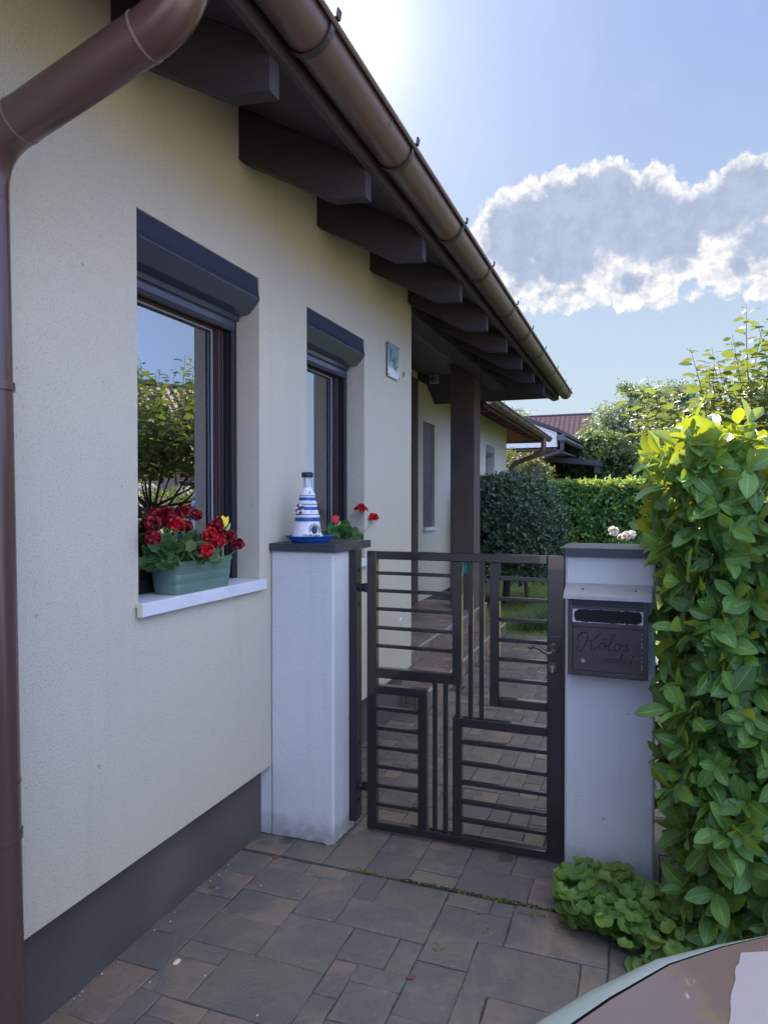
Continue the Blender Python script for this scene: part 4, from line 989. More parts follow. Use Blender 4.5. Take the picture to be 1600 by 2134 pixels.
def planter(y0, y1, zb, h, xa, xb, label, group):
    """tapered trough with grooves and rim"""
    t = thing('flower_trough', ((xa + xb) / 2, (y0 + y1) / 2, zb), label, 'planter', group); b = MB()
    levels = [(0, .88), (.01, .885), (.30, .93), (.31, .925), (.325, .925), (.335, .935), (.58, .965), (.59, .958), (.605, .958), (.615, .968), (.86, .995), (.87, 1.04), (.99, 1.045), (1, 1.03), (1.0, .985), (.90, .97), (.9, .0)]
    cxm, cym, hx, hy = (xa + xb) / 2, (y0 + y1) / 2, (xb - xa) / 2, (y1 - y0) / 2; vs = []; n_ = 24
    for f, s_ in levels:
        for k in range(n_):
            a = 2 * math.pi * k / n_; ca, sa = math.cos(a), math.sin(a); e = .22
            X = math.copysign(abs(ca) ** e, ca); Y = math.copysign(abs(sa) ** e, sa)
            sy = s_ if s_ else 0; inset = (s_ - 1) * hy * .55
            vs.append((cxm + X * hx * s_, cym + Y * (hy + inset if s_ else 0), zb + h * f))
    m_ = len(levels); b.add(vs, [(i * n_ + k, i * n_ + (k + 1) % n_, (i + 1) * n_ + (k + 1) % n_, (i + 1) * n_ + k) for i in range(m_ - 1) for k in range(n_)], True); b.add(vs[:n_], [tuple(range(n_))[::-1]])
    b.build('trough', M['boxgreen'], t)
    b = MB(); b.box(xa + .012, xb - .012, y0 + .02, y1 - .02, zb + h * .7, zb + h * .86); b.build('soil', M['soil'], t)
    return t
ZS = WZ0 + .009
planter(2.17, 2.55, ZS, .128, -.118, .022, 'sage green flower trough on the near window sill', 'planters on the window sills')
rg = np.random.default_rng(5)
fl = [((.03, 2.015, 1.527), .030, 1), ((.055, 1.985, 1.470), .026, 1), ((.0, 2.075, 1.545), .029, 1), ((.02, 2.115, 1.555), .028, 1), ((.045, 2.125, 1.520), .030, 0), ((-.03, 2.285, 1.560), .026, 1), ((-.02, 2.345, 1.545), .024, 1), ((-.04, 2.30, 1.500), .027, 1),
      ((.05, 2.335, 1.468), .030, 0), ((.03, 2.395, 1.495), .026, 1), ((.06, 2.29, 1.408), .030, 0), ((.055, 2.385, 1.440), .027, 0), ((.0, 2.46, 1.505), .026, 1), ((.03, 2.50, 1.455), .025, 1), ((.05, 2.535, 1.418), .024, 1), ((.03, 2.44, 1.470), .027, 1)]
geranium((-.03, 2.26, 1.38), (.085, .20, .105), 165, rg, fl, 'geranium_plant', 'large red geranium filling the trough on the near window sill')
planter(3.55, 3.93, ZS, .128, -.118, .022, 'sage green flower trough on the far window sill, half hidden by the pillar', 'planters on the window sills')
fl = [((.0, 4.03, 1.545), .042, 0), ((.02, 4.195, 1.488), .040, 0)]
geranium((-.03, 3.80, 1.385), (.08, .20, .09), 150, np.random.default_rng(8), fl, 'geranium_plant', 'geranium with two red blooms behind the lighthouse ornament', cap=-.75)
def tulip(c, zt, colr, label):
    t = thing('tulip_stick', tuple(c), label, 'ornament', 'painted wooden tulips in the planters'); x, y, z = c; b = MB()
    b.tube([c, (x, y, zt)], .0035, 8); b.build('stick', M['tulipleaf'], t)
    # bloom silhouette in a plane facing the street corner, 12 mm thick
    out = [(-.005, 0), (-.020, .012), (-.026, .030), (-.024, .050), (-.012, .042), (0, .054), (.012, .042), (.024, .050), (.026, .030), (.020, .012), (.005, 0)]
    e = Vector((.60, .80, 0)); nrm = Vector((.80, -.60, 0)) * .006; b = MB(); m_ = len(out)
    vs = [Vector((x, y, zt)) + e * p + Vector((0, 0, q)) + nrm for p, q in out] + [Vector((x, y, zt)) + e * p + Vector((0, 0, q)) - nrm for p, q in out]
    b.add(vs, [(i, (i + 1) % m_, m_ + (i + 1) % m_, m_ + i) for i in range(m_)] + [tuple(range(m_)), tuple(range(2 * m_ - 1, m_ - 1, -1))]); b.build('bloom', colr, t, bevel=.003)
    out = [(0, -.05), (.014, -.025), (.030, -.002), (.033, .022), (.020, .008), (.006, -.014)]
    m_ = len(out); b = MB(); vs = [Vector((x, y, zt)) + e * p + Vector((0, 0, q)) + nrm * 1.3 for p, q in out] + [Vector((x, y, zt)) + e * p + Vector((0, 0, q)) + nrm * .2 for p, q in out]
    b.add(vs, [(i, (i + 1) % m_, m_ + (i + 1) % m_, m_ + i) for i in range(m_)] + [tuple(range(m_)), tuple(range(2 * m_ - 1, m_ - 1, -1))]); b.build('leaf', M['tulipleaf'], t, bevel=.002)
tulip((.0, 2.50, 1.36), 1.490, M['yellow'], 'yellow painted wooden tulip among the near geraniums')
tulip((-.045, 3.745, 1.36), 1.470, M['tulipred'], 'red painted wooden tulip between lighthouse and far geranium')

# ================================================================== VEGETATION
def surface_pts(n, rg, faces):
    """faces: list of (origin, edge u, edge v, outward normal, share)"""
    sh = np.array([f[4] for f in faces], float); sh /= sh.sum(); P = []; A = []
    for f, s_ in zip(faces, sh):
        k = int(n * s_); a = rg.random((k, 1)); b_ = rg.random((k, 1))
        P.append(np.array(f[0]) + a * np.array(f[1]) + b_ * np.array(f[2])); A.append(np.tile(np.array(f[3], float), (k, 1)))
    return np.concatenate(P), np.concatenate(A)
# near cherry-laurel hedge
lh_ = thing('laurel_hedge', (2.9, 2.95, 0), 'large glossy-leaved laurel hedge beside the mailbox pillar', 'hedge')
rg = np.random.default_rng(21)
HX0, HX1, HY0, HY1, HZ = 1.815, 4.3, 2.58, 3.5, 1.80
def hedge_layer(n, inset, lsize, nl, top=True, tm=LEAF_HI, fr=1.0):
    faces = [((HX0 + .06, HY0 + inset, .12), (HX1 - HX0, 0, 0), (0, 0, HZ - .12), (-.05, -1, .40), 4.4), ((HX0 + inset, HY0, .12), (0, HY1 - HY0, 0), (0, 0, HZ - .12), (-1, -.35, .45), 1.3),
             ((HX0 + .03, HY0 + .03, HZ - inset), (HX1 - HX0, 0, 0), (0, HY1 - HY0, 0), (0, -.12, 1), 2.1 * fr)]
    P, A = surface_pts(n, rg, faces); bul = .022 * np.sin(P[:, 0] * 9 + P[:, 2] * 5) + .015 * np.sin(P[:, 2] * 13 + 2)
    P = P + unit(A) * (bul + rg.normal(0, .028, len(P)))[:, None]
    P[:, 0] += np.where(P[:, 2] > 1.42, -.08, 0) * (P[:, 0] < HX0 + .3)
    keep = ~((P[:, 2] > 1.18) & (P[:, 2] < 1.42) & (P[:, 0] < 1.72)); P, A = P[keep], A[keep]
    A = A + rg.normal(0, .30, A.shape); return shoots(P, A, nl, lsize, (35, 98), .07, .22, rg)
q = hedge_layer(1500, 0, .112, 7); leaves('foliage', M['laurel'], lh_, LEAF_HI, *q)
q = hedge_layer(2000, .10, .10, 6, fr=.4); leaves('inner_foliage', M['laurel'], lh_, LEAF_MD, *q)
b = MB(); b.box(HX0 + .17, HX1, HY0 + .20, HY1 - .2, 0, HZ - .24); b.build('dark_core', M['core'], lh_)  # solid box added inside the hedge to block light
b = MB()
for k in range(60):
    x, y = rg.uniform(HX0 + .05, HX1), rg.uniform(HY0 + .12, HY1); z = HZ - rg.uniform(.0, .25)
    b.tube([(x, y, z - .55), (x + rg.normal(0, .03), y + rg.normal(0, .03), z - .25), (x + rg.normal(0, .05), y + rg.normal(0, .05), z)], [.008, .006, .003], 6)
b.build('branch', M['bark'], lh_)
b = MB()
for k in range(170):
    x = rg.uniform(HX0 + .05, HX0 + 1.2); z = rg.uniform(.25, HZ - .1); b.tube([(x, HY0 + .16, z - .12), (x + rg.normal(0, .02), HY0 + .07, z - .03), (x + rg.normal(0, .03), HY0 - .015, z + .03)], [.005, .004, .0025], 5)
b.build('twig', M['twig'], lh_)
# a few upright young shoots on top
P = np.stack([rg.uniform(HX0 - .02, HX1, 70), rg.uniform(HY0, HY0 + .45, 70), HZ + rg.uniform(.0, .10, 70)], 1); A = np.tile([0, -.1, 1.0], (70, 1)) + rg.normal(0, .25, (70, 3))
leaves('top_foliage', M['laurel'], lh_, LEAF_HI, *shoots(P, A, 5, .095, (15, 60), .05, .2, rg))

# ground cover at the pillar foot
COV = disc_template(.035, 14, .26, True)
gc = thing('ground_cover_plant', (1.5, 2.78, 0), 'round-leaved light green plant at the foot of the mailbox pillar', 'plant')
n = 430; a = rg.uniform(0, 6.28, n); r_ = np.sqrt(rg.random(n)); X = 1.525 + .165 * r_ * np.cos(a) + (rg.random(n) < .45) * rg.uniform(0, .30, n); Yv = 2.77 + .20 * r_ * np.sin(a) - (X > 1.62) * .10
hh = .165 * np.clip(1 - ((X - 1.52) / .46) ** 2 * .5, .3, 1) * np.sqrt(np.clip(1 - ((Yv - 2.78) / .30) ** 2, .05, 1)); P = np.stack([X, Yv, hh * rg.uniform(.25, 1.0, n)], 1)
d = unit(np.stack([rg.normal(0, .5, n), -1 + rg.normal(0, .5, n), rg.normal(-.25, .3, n)], 1)); nn = unit(np.stack([rg.normal(0, .35, n), -.55 + rg.normal(0, .3, n), np.ones(n) * .75], 1))
leaves('foliage', M['cover'], gc, COV, P, d, nn, rg.uniform(.035, .066, n))
b = MB()
for p in P[::3]: b.tube([(p[0] * .7 + .45, p[1] * .7 + .84, 0), (p[0], p[1] + .01, p[2] * .6), tuple(p)], .0016, 5)
b.build('stalk', M['stem'], gc)

# weeds in the joints
P = []; 
for cx_, cy_, k, s_ in ((.545, 2.742, 34, .03), (.62, 2.735, 26, .05), (.72, 2.741, 22, .05), (.88, 2.738, 30, .08), (1.02, 2.74, 40, .08), (1.15, 2.74, 60, .09), (1.27, 2.735, 70, .09), (1.06, 2.62, 10, .03), (.98, 2.36, 14, .012), (1.30, 2.68, 30, .05), (1.12, 2.52, 8, .01)):
    P.append(np.stack([rg.normal(cx_, s_, k), rg.normal(cy_, .008, k), np.full(k, .001)], 1))
P = np.concatenate(P); d = unit(np.stack([rg.normal(0, 1, len(P)), rg.normal(0, 1, len(P)), rg.uniform(.2, .9, len(P))], 1))
tag(leaves('joint_weeds', M['grass'], None, LEAF_MD, P, d, np.tile([0, 0, 1.], (len(P), 1)) + rg.normal(0, .3, P.shape), rg.uniform(.006, .017, len(P))), 'tiny green weeds growing along the paving joint before the gate', 'weeds', kind='stuff')
# moss line and grit in the threshold joint
b = MB()
for k in range(330):
    x = rg.uniform(.7, 1.55); b.ball((x, 2.744 + rg.normal(0, .005) - max(0, x - 1.2) * rg.uniform(0, .06), .001), rg.uniform(.002, .006), 5, (1.3, 1, .4))
tag(b.build('moss_line', mat('dark moss and grit', (.035, .04, .022), .95, bump=1, bscale=200, var=.5, vscale=70)), 'dark moss and grit along the threshold joint', 'moss', kind='stuff')
b = MB(); rr_ = random.Random(31)
for k in range(46):
    x, y = rr_.uniform(-.03, 1.7), rr_.uniform(1.2, 2.85)
    if rr_.random() < .45: x = -.045 + abs(rr_.gauss(0, .02))
    b.ball((x, y, .003), rr_.uniform(.0016, .0045), 6, (1, 1.3, .6))
tag(b.build('grit', M['pebble']), 'scattered pale grit and pebbles on the paving', 'grit', kind='stuff')
b = MB(); b.ball((.16, 1.97, .006), .011, 8, (1, 1.6, .5)); tag(b.build('stone_chip', M['shell']), 'pale cream stone chip lying on the driveway near the plinth', 'stone')
lf = thing
drl = mat('dry brown leaf', (.12, .045, .025), .7, var=.3, vscale=90)
for i, (x, y, lab) in enumerate(((.93, 2.17, 'curled dry brown leaf in the middle of the driveway'), (.12, 2.70, 'dark dry leaf lying near the foot of the left pillar'), (-.01, 2.40, 'dark dry leaf lying by the dark plinth'))):
    o = leaves('dry_leaf', drl, None, LEAF_MD, np.array([[x, y, .006]]), np.array([[.8, .5, .15]]), np.array([[.2, -.6, 1.]]), [.034]); tag(o, lab, 'leaf', 'dry leaves on the driveway')

# clipped round bush
rb = thing('round_bush', (-.35, 11.0, 0), 'dark rounded clipped bush behind the porch post', 'bush')
n = 3900; ph = rg.uniform(0, 6.28, n); zz = rg.random(n) ** .85
prof = lambda f: .86 * np.clip(1 - np.abs((f - .42) / .60) ** 3.2, 0, 1) ** .42
rad = prof(zz); P = np.stack([-.34 + rad * np.cos(ph), 11.0 + rad * np.sin(ph), .42 + 1.56 * zz], 1)
out = np.stack([np.cos(ph), np.sin(ph), (zz - .45) * 1.6], 1); A = unit(out) + rg.normal(0, .35, out.shape)
tcount = 900; tr_ = np.sqrt(rg.random(tcount)) * .55; ta = rg.uniform(0, 6.28, tcount)
P2 = np.stack([-.34 + tr_ * np.cos(ta), 11 + tr_ * np.sin(ta), 1.97 - .25 * (tr_ / .6) ** 3], 1); P = np.concatenate([P, P2]) + rg.normal(0, .035, (n + tcount, 3)); A = np.concatenate([A, np.tile([0, 0, 1.], (tcount, 1)) + rg.normal(0, .4, (tcount, 3))])
leaves('foliage', M['bushleaf'], rb, LEAF_MD, *shoots(P, A, 4, .082, (25, 80), .04, .3, rg))
b = MB(); b.lathe([(.05, .55), (.55, .62), (.66, .9), (.66, 1.4), (.5, 1.72), (.05, 1.80)], (-.34, 11, 0), 20); b.build('dark_core', M['core'], rb)  # solid dark filler added inside the bush against light leaks
b = MB(); b.tube([(-.36, 11.0, -.03), (-.34, 11.0, .7)], [.06, .05], 10); b.tube([(.02, 10.75, -.03), (-.05, 10.85, .6)], [.035, .03], 8); b.build('trunk', M['bark'], rb)

# rear and side hedges
def hedge(name, x0, x1, y0, y1, z, n, label, ls=.095, m='laurel_far', tmpl=LEAF_MD, grp=None):
    t = thing(name, ((x0 + x1) / 2, (y0 + y1) / 2, 0), label, 'hedge', grp)
    dx, dy = x1 - x0, y1 - y0
    F = [((x0, y0, .1), (dx, 0, 0), (0, 0, z - .1), (0, -1, .45), dx * z), ((x0, y0, .1), (0, dy, 0), (0, 0, z - .1), (-1, 0, .45), dy * z), ((x0, y0, z - .03), (dx, 0, 0), (0, dy, 0), (0, 0, 1), dx * dy * 1.5), ((x0, y1, .1), (dx, 0, 0), (0, 0, z - .1), (0, 1, .45), dx * z * .6)]
    P, A = surface_pts(n, rg, F); P = P + rg.normal(0, .045, P.shape); A = A + rg.normal(0, .35, A.shape)
    leaves('foliage', M[m], t, tmpl, *shoots(P, A, 5, ls, (25, 80), .07, .25, rg))
    b = MB(); b.box(x0 + .18, x1 - .18, y0 + .18, y1 - .18, -.02, z - .25); b.build('dark_core', M['core'], t)  # solid dark filler added to keep light out of the hedge
    return t
hedge('rear_hedge', -1.6, 3.6, 14.2, 15.1, 1.95, 8000, 'clipped rear hedge with sunlit yellow-green top at the end of the garden', .115)
sh = hedge('flowering_hedge', 4.9, 5.8, 3.6, 13.5, 1.75, 3000, 'leafy side hedge dotted with pale flowers along the garden', .085)
P = np.stack([rg.uniform(4.8, 5.0, 380), rg.uniform(3.6, 11, 380), rg.uniform(.9, 1.85, 380)], 1); P = np.repeat(P, 5, 0) + rg.normal(0, .015, (1900, 3))
leaves('blossom', M['petal_white'], sh, FL, P, rg.normal(0, 1, P.shape), rg.normal(0, 1, P.shape), rg.uniform(.03, .06, len(P)))
# roses over the mailbox pillar coping, far behind
rs = thing('rose_bush', (1.35, 12.6, 0), 'low rose bush with pale pink blooms before the rear hedge', 'rose bush')
for c, r_ in (((1.205, 12.5, 1.13 - .03), .065), ((1.42, 12.5, 1.02), .06), ((1.50, 12.6, 1.04), .055), ((1.33, 12.6, .99), .05)):
    u_ = unit(rg.normal(0, 1, (60, 3))); leaves('rose_bloom', M['petal_white'], rs, FL, np.array(c) + u_ * r_ * .5, unit(u_ + rg.normal(0, .5, u_.shape)), u_, np.full(60, r_ * .9))
u_ = unit(rg.normal(0, 1, (500, 3))); P = np.array([1.40, 12.6, .62]) + u_ * rg.uniform(.3, 1, (500, 1)) * np.array([.42, .35, .42])
leaves('foliage', M['laurel_far'], rs, LEAF_LO, P, rg.normal(0, 1, P.shape), u_ + [0, 0, .6], rg.uniform(.03, .06, 500))
b = MB()
for k in range(9): b.tube([(1.40 + .03 * k - .1, 12.6, -.02), (1.40 + rg.normal(0, .12), 12.58, .5), (1.38 + rg.normal(0, .2), 12.55, .98)], [.012, .009, .005], 6)
b.build('stem', M['stem'], rs)
# blue-green grass tufts edging the lawn
for i, (x, y, s_, lab) in enumerate(((.42, 8.75, .30, 'arching blue-green grass tuft beside the end of the steps'), (.80, 8.95, .36, 'larger grass tuft right of the first, behind the gate'), (.62, 9.5, .38, 'grass tuft standing furthest back on the lawn edge'))):
    t = thing('grass_tuft', (x, y, 0), lab, 'ornamental grass', 'grass tufts at the lawn edge'); n = 620
    P = np.stack([x + rg.normal(0, s_ * .38, n), y + rg.normal(0, s_ * .25, n), np.full(n, -.005)], 1); d = unit(np.stack([rg.normal(0, .5, n), rg.normal(0, .5, n), np.ones(n)], 1))
    leaves('foliage', M['tuft'], t, (BLADE[0] * np.array([.7, 1, 1.3]), BLADE[1], BLADE[2]), P, d, unit(d * [1, 1, 0] + rg.normal(0, .05, d.shape)) * -1 + [0, 0, .4], rg.uniform(.6, 1.1, n) * s_ * .9)

# trees
def tree(name, base, h, crown, nclump, nleaf, lsize, m, label, group=None, cat='tree', tm=LEAF_LO, seed=1, trunk_r=.12, spread=1.0, up=.3, open_=.0):
    """tapered trunk, limbs that end in leaf clumps; crown = list of (cx,cy,cz,rx,ry,rz) relative to base"""
    rg = np.random.default_rng(seed); t = thing(name, base, label, cat, group); bx, by, bz = base; b = MB()
    b.tube([(bx, by, bz - .05), (bx + .03 * h * .3, by, bz + h * .25), (bx + .02 * h, by + .02 * h, bz + h * .5), (bx, by, bz + h * .82)], [trunk_r, trunk_r * .8, trunk_r * .55, trunk_r * .15], 9)
    C = []; W_ = np.array([c[3] * c[4] * c[5] for c in crown]) ** .7; W_ /= W_.sum()
    for c, w_ in zip(crown, W_):
        k = max(3, int(nclump * w_)); u_ = unit(rg.normal(0, 1, (k, 3))); r_ = rg.uniform(.35, 1, (k, 1)) ** .5; C.append(np.array([bx + c[0], by + c[1], bz + c[2]]) + u_ * r_ * np.array(c[3:6]))
    C = np.concatenate(C)
    for i, p in enumerate(C):
        if i % 2 == 0:
            s0 = np.array([bx, by, bz + h * rg.uniform(.2, .6)]); s0[2] = min(s0[2], p[2]); mid_ = (s0 + p) / 2 + rg.normal(0, .04 * h, 3) * .5; b.tube([tuple(s0), tuple(mid_), tuple(p)], [trunk_r * .3, trunk_r * .16, .006], 5)
    b.build('trunk', M['bark'], t)
    N = len(C) * nleaf; cs_ = np.repeat(rg.uniform(.5, 1.25, len(C)), nleaf)[:, None]
    off = rg.normal(0, 1, (N, 3)) * np.array([1, 1, .62]) * spread * cs_; P = np.repeat(C, nleaf, 0) + off
    d = unit(rg.normal(0, 1, (N, 3)) + np.array([0, 0, -.25])); nn = unit(rg.normal(0, .6, (N, 3)) + np.array([0, 0, 1.0]))
    tn = np.clip(np.repeat(rg.random(len(C)), nleaf) * .6 + rg.random(N) * .4, 0, 1)
    leaves('crown', M[m], t, tm, P, d, nn, rg.uniform(.7, 1.45, N) * lsize, tint=tn); return t
# fruit tree beyond the near hedge: long leafy shoots against the sky
rg = np.random.default_rng(77)
ft = thing('fruit_tree', (3.1, 6.2, 0), 'fruit tree with long upright leafy shoots behind the near hedge', 'tree')
b = MB(); b.tube([(3.1, 6.2, -.05), (3.07, 6.2, .9), (3.0, 6.2, 1.6)], [.10, .085, .05], 10); po, di, no, si = [], [], [], []
for k in range(150):
    a = rg.uniform(0, 6.28); rr = math.sqrt(rg.random()) * 1.42; x0_, y0_ = 3.05 + rr * math.cos(a), 6.2 + rr * math.sin(a) * .9
    topz = 2.32 + .62 * min(1.15, max(0, (x0_ - 1.55) / 1.35)) + rg.normal(0, .10) + (.22 if rg.random() < .2 else 0) - max(0, x0_ - 3.3) * .25
    z0_ = max(1.75, topz - rg.uniform(.45, 1.1)); dr_ = np.array([rg.normal(0, .16) + (x0_ - 3.05) * .12, rg.normal(0, .16), 1.0]); dr_ /= np.linalg.norm(dr_)
    p0_ = np.array([x0_, y0_, z0_]); p1_ = p0_ + dr_ * (topz - z0_); mid_ = (p0_ + p1_) / 2 + rg.normal(0, .02, 3)
    b.tube([tuple(p0_), tuple(mid_), tuple(p1_)], [.005, .003, .0012], 5)
    if k % 8 == 0: b.tube([(3.03, 6.2, 1.2 + rg.random() * .35), tuple((np.array([3.05, 6.2, 1.3]) + p0_) / 2 + [0, 0, .1]), tuple(p0_)], [.018, .011, .006], 6)
    L_ = topz - z0_; nl = int(L_ / .027)
    for i in range(nl):
        f = i / nl; p = p0_ * (1 - f) + p1_ * f; aa = i * 2.399 + k; d = np.array([math.cos(aa), math.sin(aa), rg.uniform(.0, .55)]); po.append(p + d * .012); di.append(d + [0, 0, -.2 * rg.random()]); no.append(np.array([0, 0, 1.]) + rg.normal(0, .45, 3)); si.append(rg.uniform(.075, .125) * (1 - .4 * (f > .92)))
b.build('trunk', M['bark'], ft)
leaves('crown', M['pear'], ft, LEAF_MD, np.array(po), np.array(di), np.array(no), si)
u_ = unit(rg.normal(0, 1, (3600, 3))); P = np.array([3.1, 6.2, 2.25]) + u_ * rg.uniform(.3, 1, (3600, 1)) * np.array([1.2, 1.1, .42])
leaves('inner_crown', M['pear'], ft, LEAF_MD, P, rg.normal(0, 1, P.shape), u_ + [0, 0, .8], rg.uniform(.06, .10, 3600))

TG = 'trees beyond the garden'
tree('broadleaf_tree', (1.45, 27, 0), 6.6, [(0, 0, 4.35, 1.5, 1.5, 1.5), (-1.0, -.3, 3.6, 1.3, 1.2, 1.1), (.9, .2, 4.9, 1.2, 1.2, 1.0), (1.6, 0, 3.6, 1.4, 1.2, 1.4), (-.2, -.4, 2.2, 2.4, 1.3, 1.0)], 190, 130, .13, 'treeC', 'tall grey-green tree behind the carport roof, left of the fruit tree', TG, seed=3, spread=.24)
tree('broadleaf_tree', (-.2, 25, 0), 5.1, [(.35, 0, 3.1, 1.0, 1.2, 1.0), (1.2, 0, 3.0, .9, .9, .9), (.4, 0, 2.0, 1.8, 1.2, .9)], 140, 140, .13, 'treeA', 'dark green tree right of the red roof', TG, seed=5, spread=.22)
tree('broadleaf_tree', (-1.6, 27, 0), 5.0, [(-.3, 0, 3.45, 1.1, 1, .65), (.5, .1, 3.4, .8, .9, .75), (-.9, 0, 2.9, 1.0, .9, .7), (-2.4, 0, 3.9, .6, .7, .5)], 120, 130, .11, 'treeB', 'yellow-green tree in front of the red tiled roof', TG, seed=6, spread=.20)
tree('broadleaf_tree', (-5.2, 33, 0), 6.6, [(0, 0, 5.6, .8, .8, .9), (1.1, 0, 5.3, .7, .7, .9), (.3, 0, 4.6, 1.6, 1, .8)], 46, 90, .12, 'treeC', 'thin feathery treetop above the far gutter', TG, seed=9, spread=.22)
tree('broadleaf_tree', (4.6, 23, 0), 5.6, [(0, 0, 3.6, 1.7, 1.5, 1.5), (-1.2, 0, 2.9, 1.2, 1.1, 1.1), (1.4, 0, 3.8, 1.5, 1.3, 1.3)], 130, 120, .12, 'treeB', 'light green tree largely hidden by the fruit tree', TG, seed=12, spread=.24)
tree('broadleaf_tree', (1.6, 31, 0), 4.6, [(0, 0, 2.6, 2.4, 1.2, 1.7), (-2.4, 0, 2.4, 1.6, 1.2, 1.5)], 130, 110, .14, 'treeA', 'dark low tree behind the carport roof', TG, seed=14, spread=.28)
tree('juniper_bush', (-1.15, 17.6, 0), 2.7, [(-.1, 0, 2.15, .66, .6, .75), (.30, 0, 2.0, .5, .5, .7), (-.45, .1, 2.2, .45, .5, .75), (0, 0, 1.0, .8, .6, .8)], 130, 90, .075, 'conifer', 'feathery brown-tipped juniper beside the far downpipe', None, 'shrub', seed=15, spread=.10)

# ================================================================== NEIGHBOURS
def frame(ox, oy, deg):
    a = R(deg); Lx, Ly = math.sin(a), math.cos(a)
    return lambda u, v, z: (ox + Lx * u + Ly * v, oy + Ly * u - Lx * v, z)
def fbox(mb, T_, u0, u1, v0, v1, z0, z1):
    mb.add([T_(u0, v0, z0), T_(u0, v1, z0), T_(u1, v1, z0), T_(u1, v0, z0), T_(u0, v0, z1), T_(u0, v1, z1), T_(u1, v1, z1), T_(u1, v0, z1)], [(0, 3, 2, 1), (4, 5, 6, 7), (0, 1, 5, 4), (1, 2, 6, 5), (2, 3, 7, 6), (3, 0, 4, 7)])
F1 = frame(-.60, 20, 4.0)
nb = thing('neighbour_house', (-3, 26, 0), 'peach-walled neighbour house with a white gable board and dark eaves', 'house')
b = MB(); fbox(b, F1, .9, 14, -6, -1.0, 0, 3.1); b.build('wall', M['peach'], nb)
b = MB(); 
pf = [(0, 3.16), (0, 3.57), (-4.2, 5.25), (-8.4, 3.57), (-8.4, 3.16)]
vs = [F1(0, v, z) for v, z in pf] + [F1(.16, v, z) for v, z in pf]; b.add(vs, [(0, 1, 2, 3, 4), (9, 8, 7, 6, 5)] + [(i, 5 + i, 5 + (i + 1) % 5, (i + 1) % 5) for i in range(5)]); b.build('gable_board', M['stucco_white'], nb)
b = MB()
for s_, (a, c) in enumerate((((.10, 3.55), (-4.2, 5.27)), ((-4.2, 5.27), (-8.5, 3.55)))):
    vs = [F1(-.06, a[0], a[1]), F1(-.06, c[0], c[1]), F1(14.5, c[0], c[1]), F1(14.5, a[0], a[1])]; vs += [(x, y, z + .10) for x, y, z in vs]
    b.add(vs, [(0, 1, 2, 3), (7, 6, 5, 4), (0, 4, 5, 1), (1, 5, 6, 2), (2, 6, 7, 3), (3, 7, 4, 0)])
b.build('roof', M['darkwood'], nb)
b = MB(); 
for i in range(9): fbox(b, F1, .17, 14.4, -1.2 + i * .125, -1.2 + i * .125 + .115, 3.10 - .0 * i, 3.13)
b.build('soffit', mat('grey soffit slats', (.14, .14, .16), .6), nb)
b = MB(); b.tube([F1(-.02, .12, 3.40), F1(14.3, .12, 3.36)], .075, 12); fbox(b, F1, -.04, .06, .02, .22, 3.33, 3.50); gt = b.build('gutter', mat('dark zinc', (.10, .105, .12), .4, metal=.4), nb)
b = MB(); b.tube(bez([F1(.05, .14, 3.40), F1(.05, .14, 3.02), F1(.05, -.42, 2.86)], .12, 5), .06, 12); b.build('downpipe', M['darkwood'], nb)
for i in range(3):
    b = MB(); fbox(b, F1, 3.2 + i * 2.2, 3.9 + i * 2.2, -1.0, -.985, 1.75, 2.42); wn = b.build('window', M['redwood'], nb)
cp = thing('carport', (.4, 27, 0), 'dark timber carport with sloping roof beside the neighbour house', 'carport')
b = MB()
vs = [F1(3.0, -.85, 2.93), F1(3.0, .75, 2.75), F1(13.5, 1.15, 2.72), F1(13.5, -.85, 2.93)]; vs += [(x, y, z + .17) for x, y, z in vs]
b.add(vs, [(0, 1, 2, 3), (7, 6, 5, 4), (0, 4, 5, 1), (1, 5, 6, 2), (2, 6, 7, 3), (3, 7, 4, 0)]); b.build('roof', M['darkwood'], cp)
b = MB(); fbox(b, F1, 3.1, 13.4, .62, .74, 2.52, 2.74); b.build('beam', M['darkwood'], cp)
for u in (4.2, 8.5, 13.0): b = MB(); fbox(b, F1, u, u + .16, .60, .76, 0, 2.55); b.build('post', M['darkwood'], cp)
for u in (4.2, 8.5): b = MB(); b.tube([F1(u + .08, .68, 1.9), F1(u + .9, .68, 2.55)], .06, 6); b.build('brace', M['darkwood'], cp)
# house with red tiled roof
def tiles():
    m = bpy.data.materials.new('red roof tiles'); m.use_nodes = True; t = NT(m.node_tree); p = t.n['Principled BSDF']; uvn = t.new('ShaderNodeUVMap', uv_map='UVMap').outputs[0]
    sp = t.new('ShaderNodeSeparateXYZ'); t.put(sp.inputs[0], uvn)
    a = t.math('SINE', t.math('MULTIPLY', sp.outputs[0], 2 * math.pi / .30)); f = t.math('FRACT', t.math('DIVIDE', sp.outputs[1], .36))
    oc = t.new('ShaderNodeTexCoord').outputs['Object']; c = t.mix(t.noise(oc, 2.5, 5), (.16, .070, .060), (.26, .125, .105)); c = t.mix(t.math('MULTIPLY', t.ss(f, .80, .98), .6), c, (.06, .03, .03)); c = t.mix(t.math('MULTIPLY', t.ss(a, -.6, -.95), .5), c, (.07, .035, .03)); t.put(p.inputs['Base Color'], c)
    p.inputs['Roughness'].default_value = .42
    b_ = t.new('ShaderNodeBump'); b_.inputs['Strength'].default_value = 1; b_.inputs['Distance'].default_value = .12
    t.put(b_.inputs['Height'], t.math('ADD', t.math('MULTIPLY', a, .5), f)); t.l.new(b_.outputs[0], p.inputs['Normal']); return m
M['tiles'] = tiles()
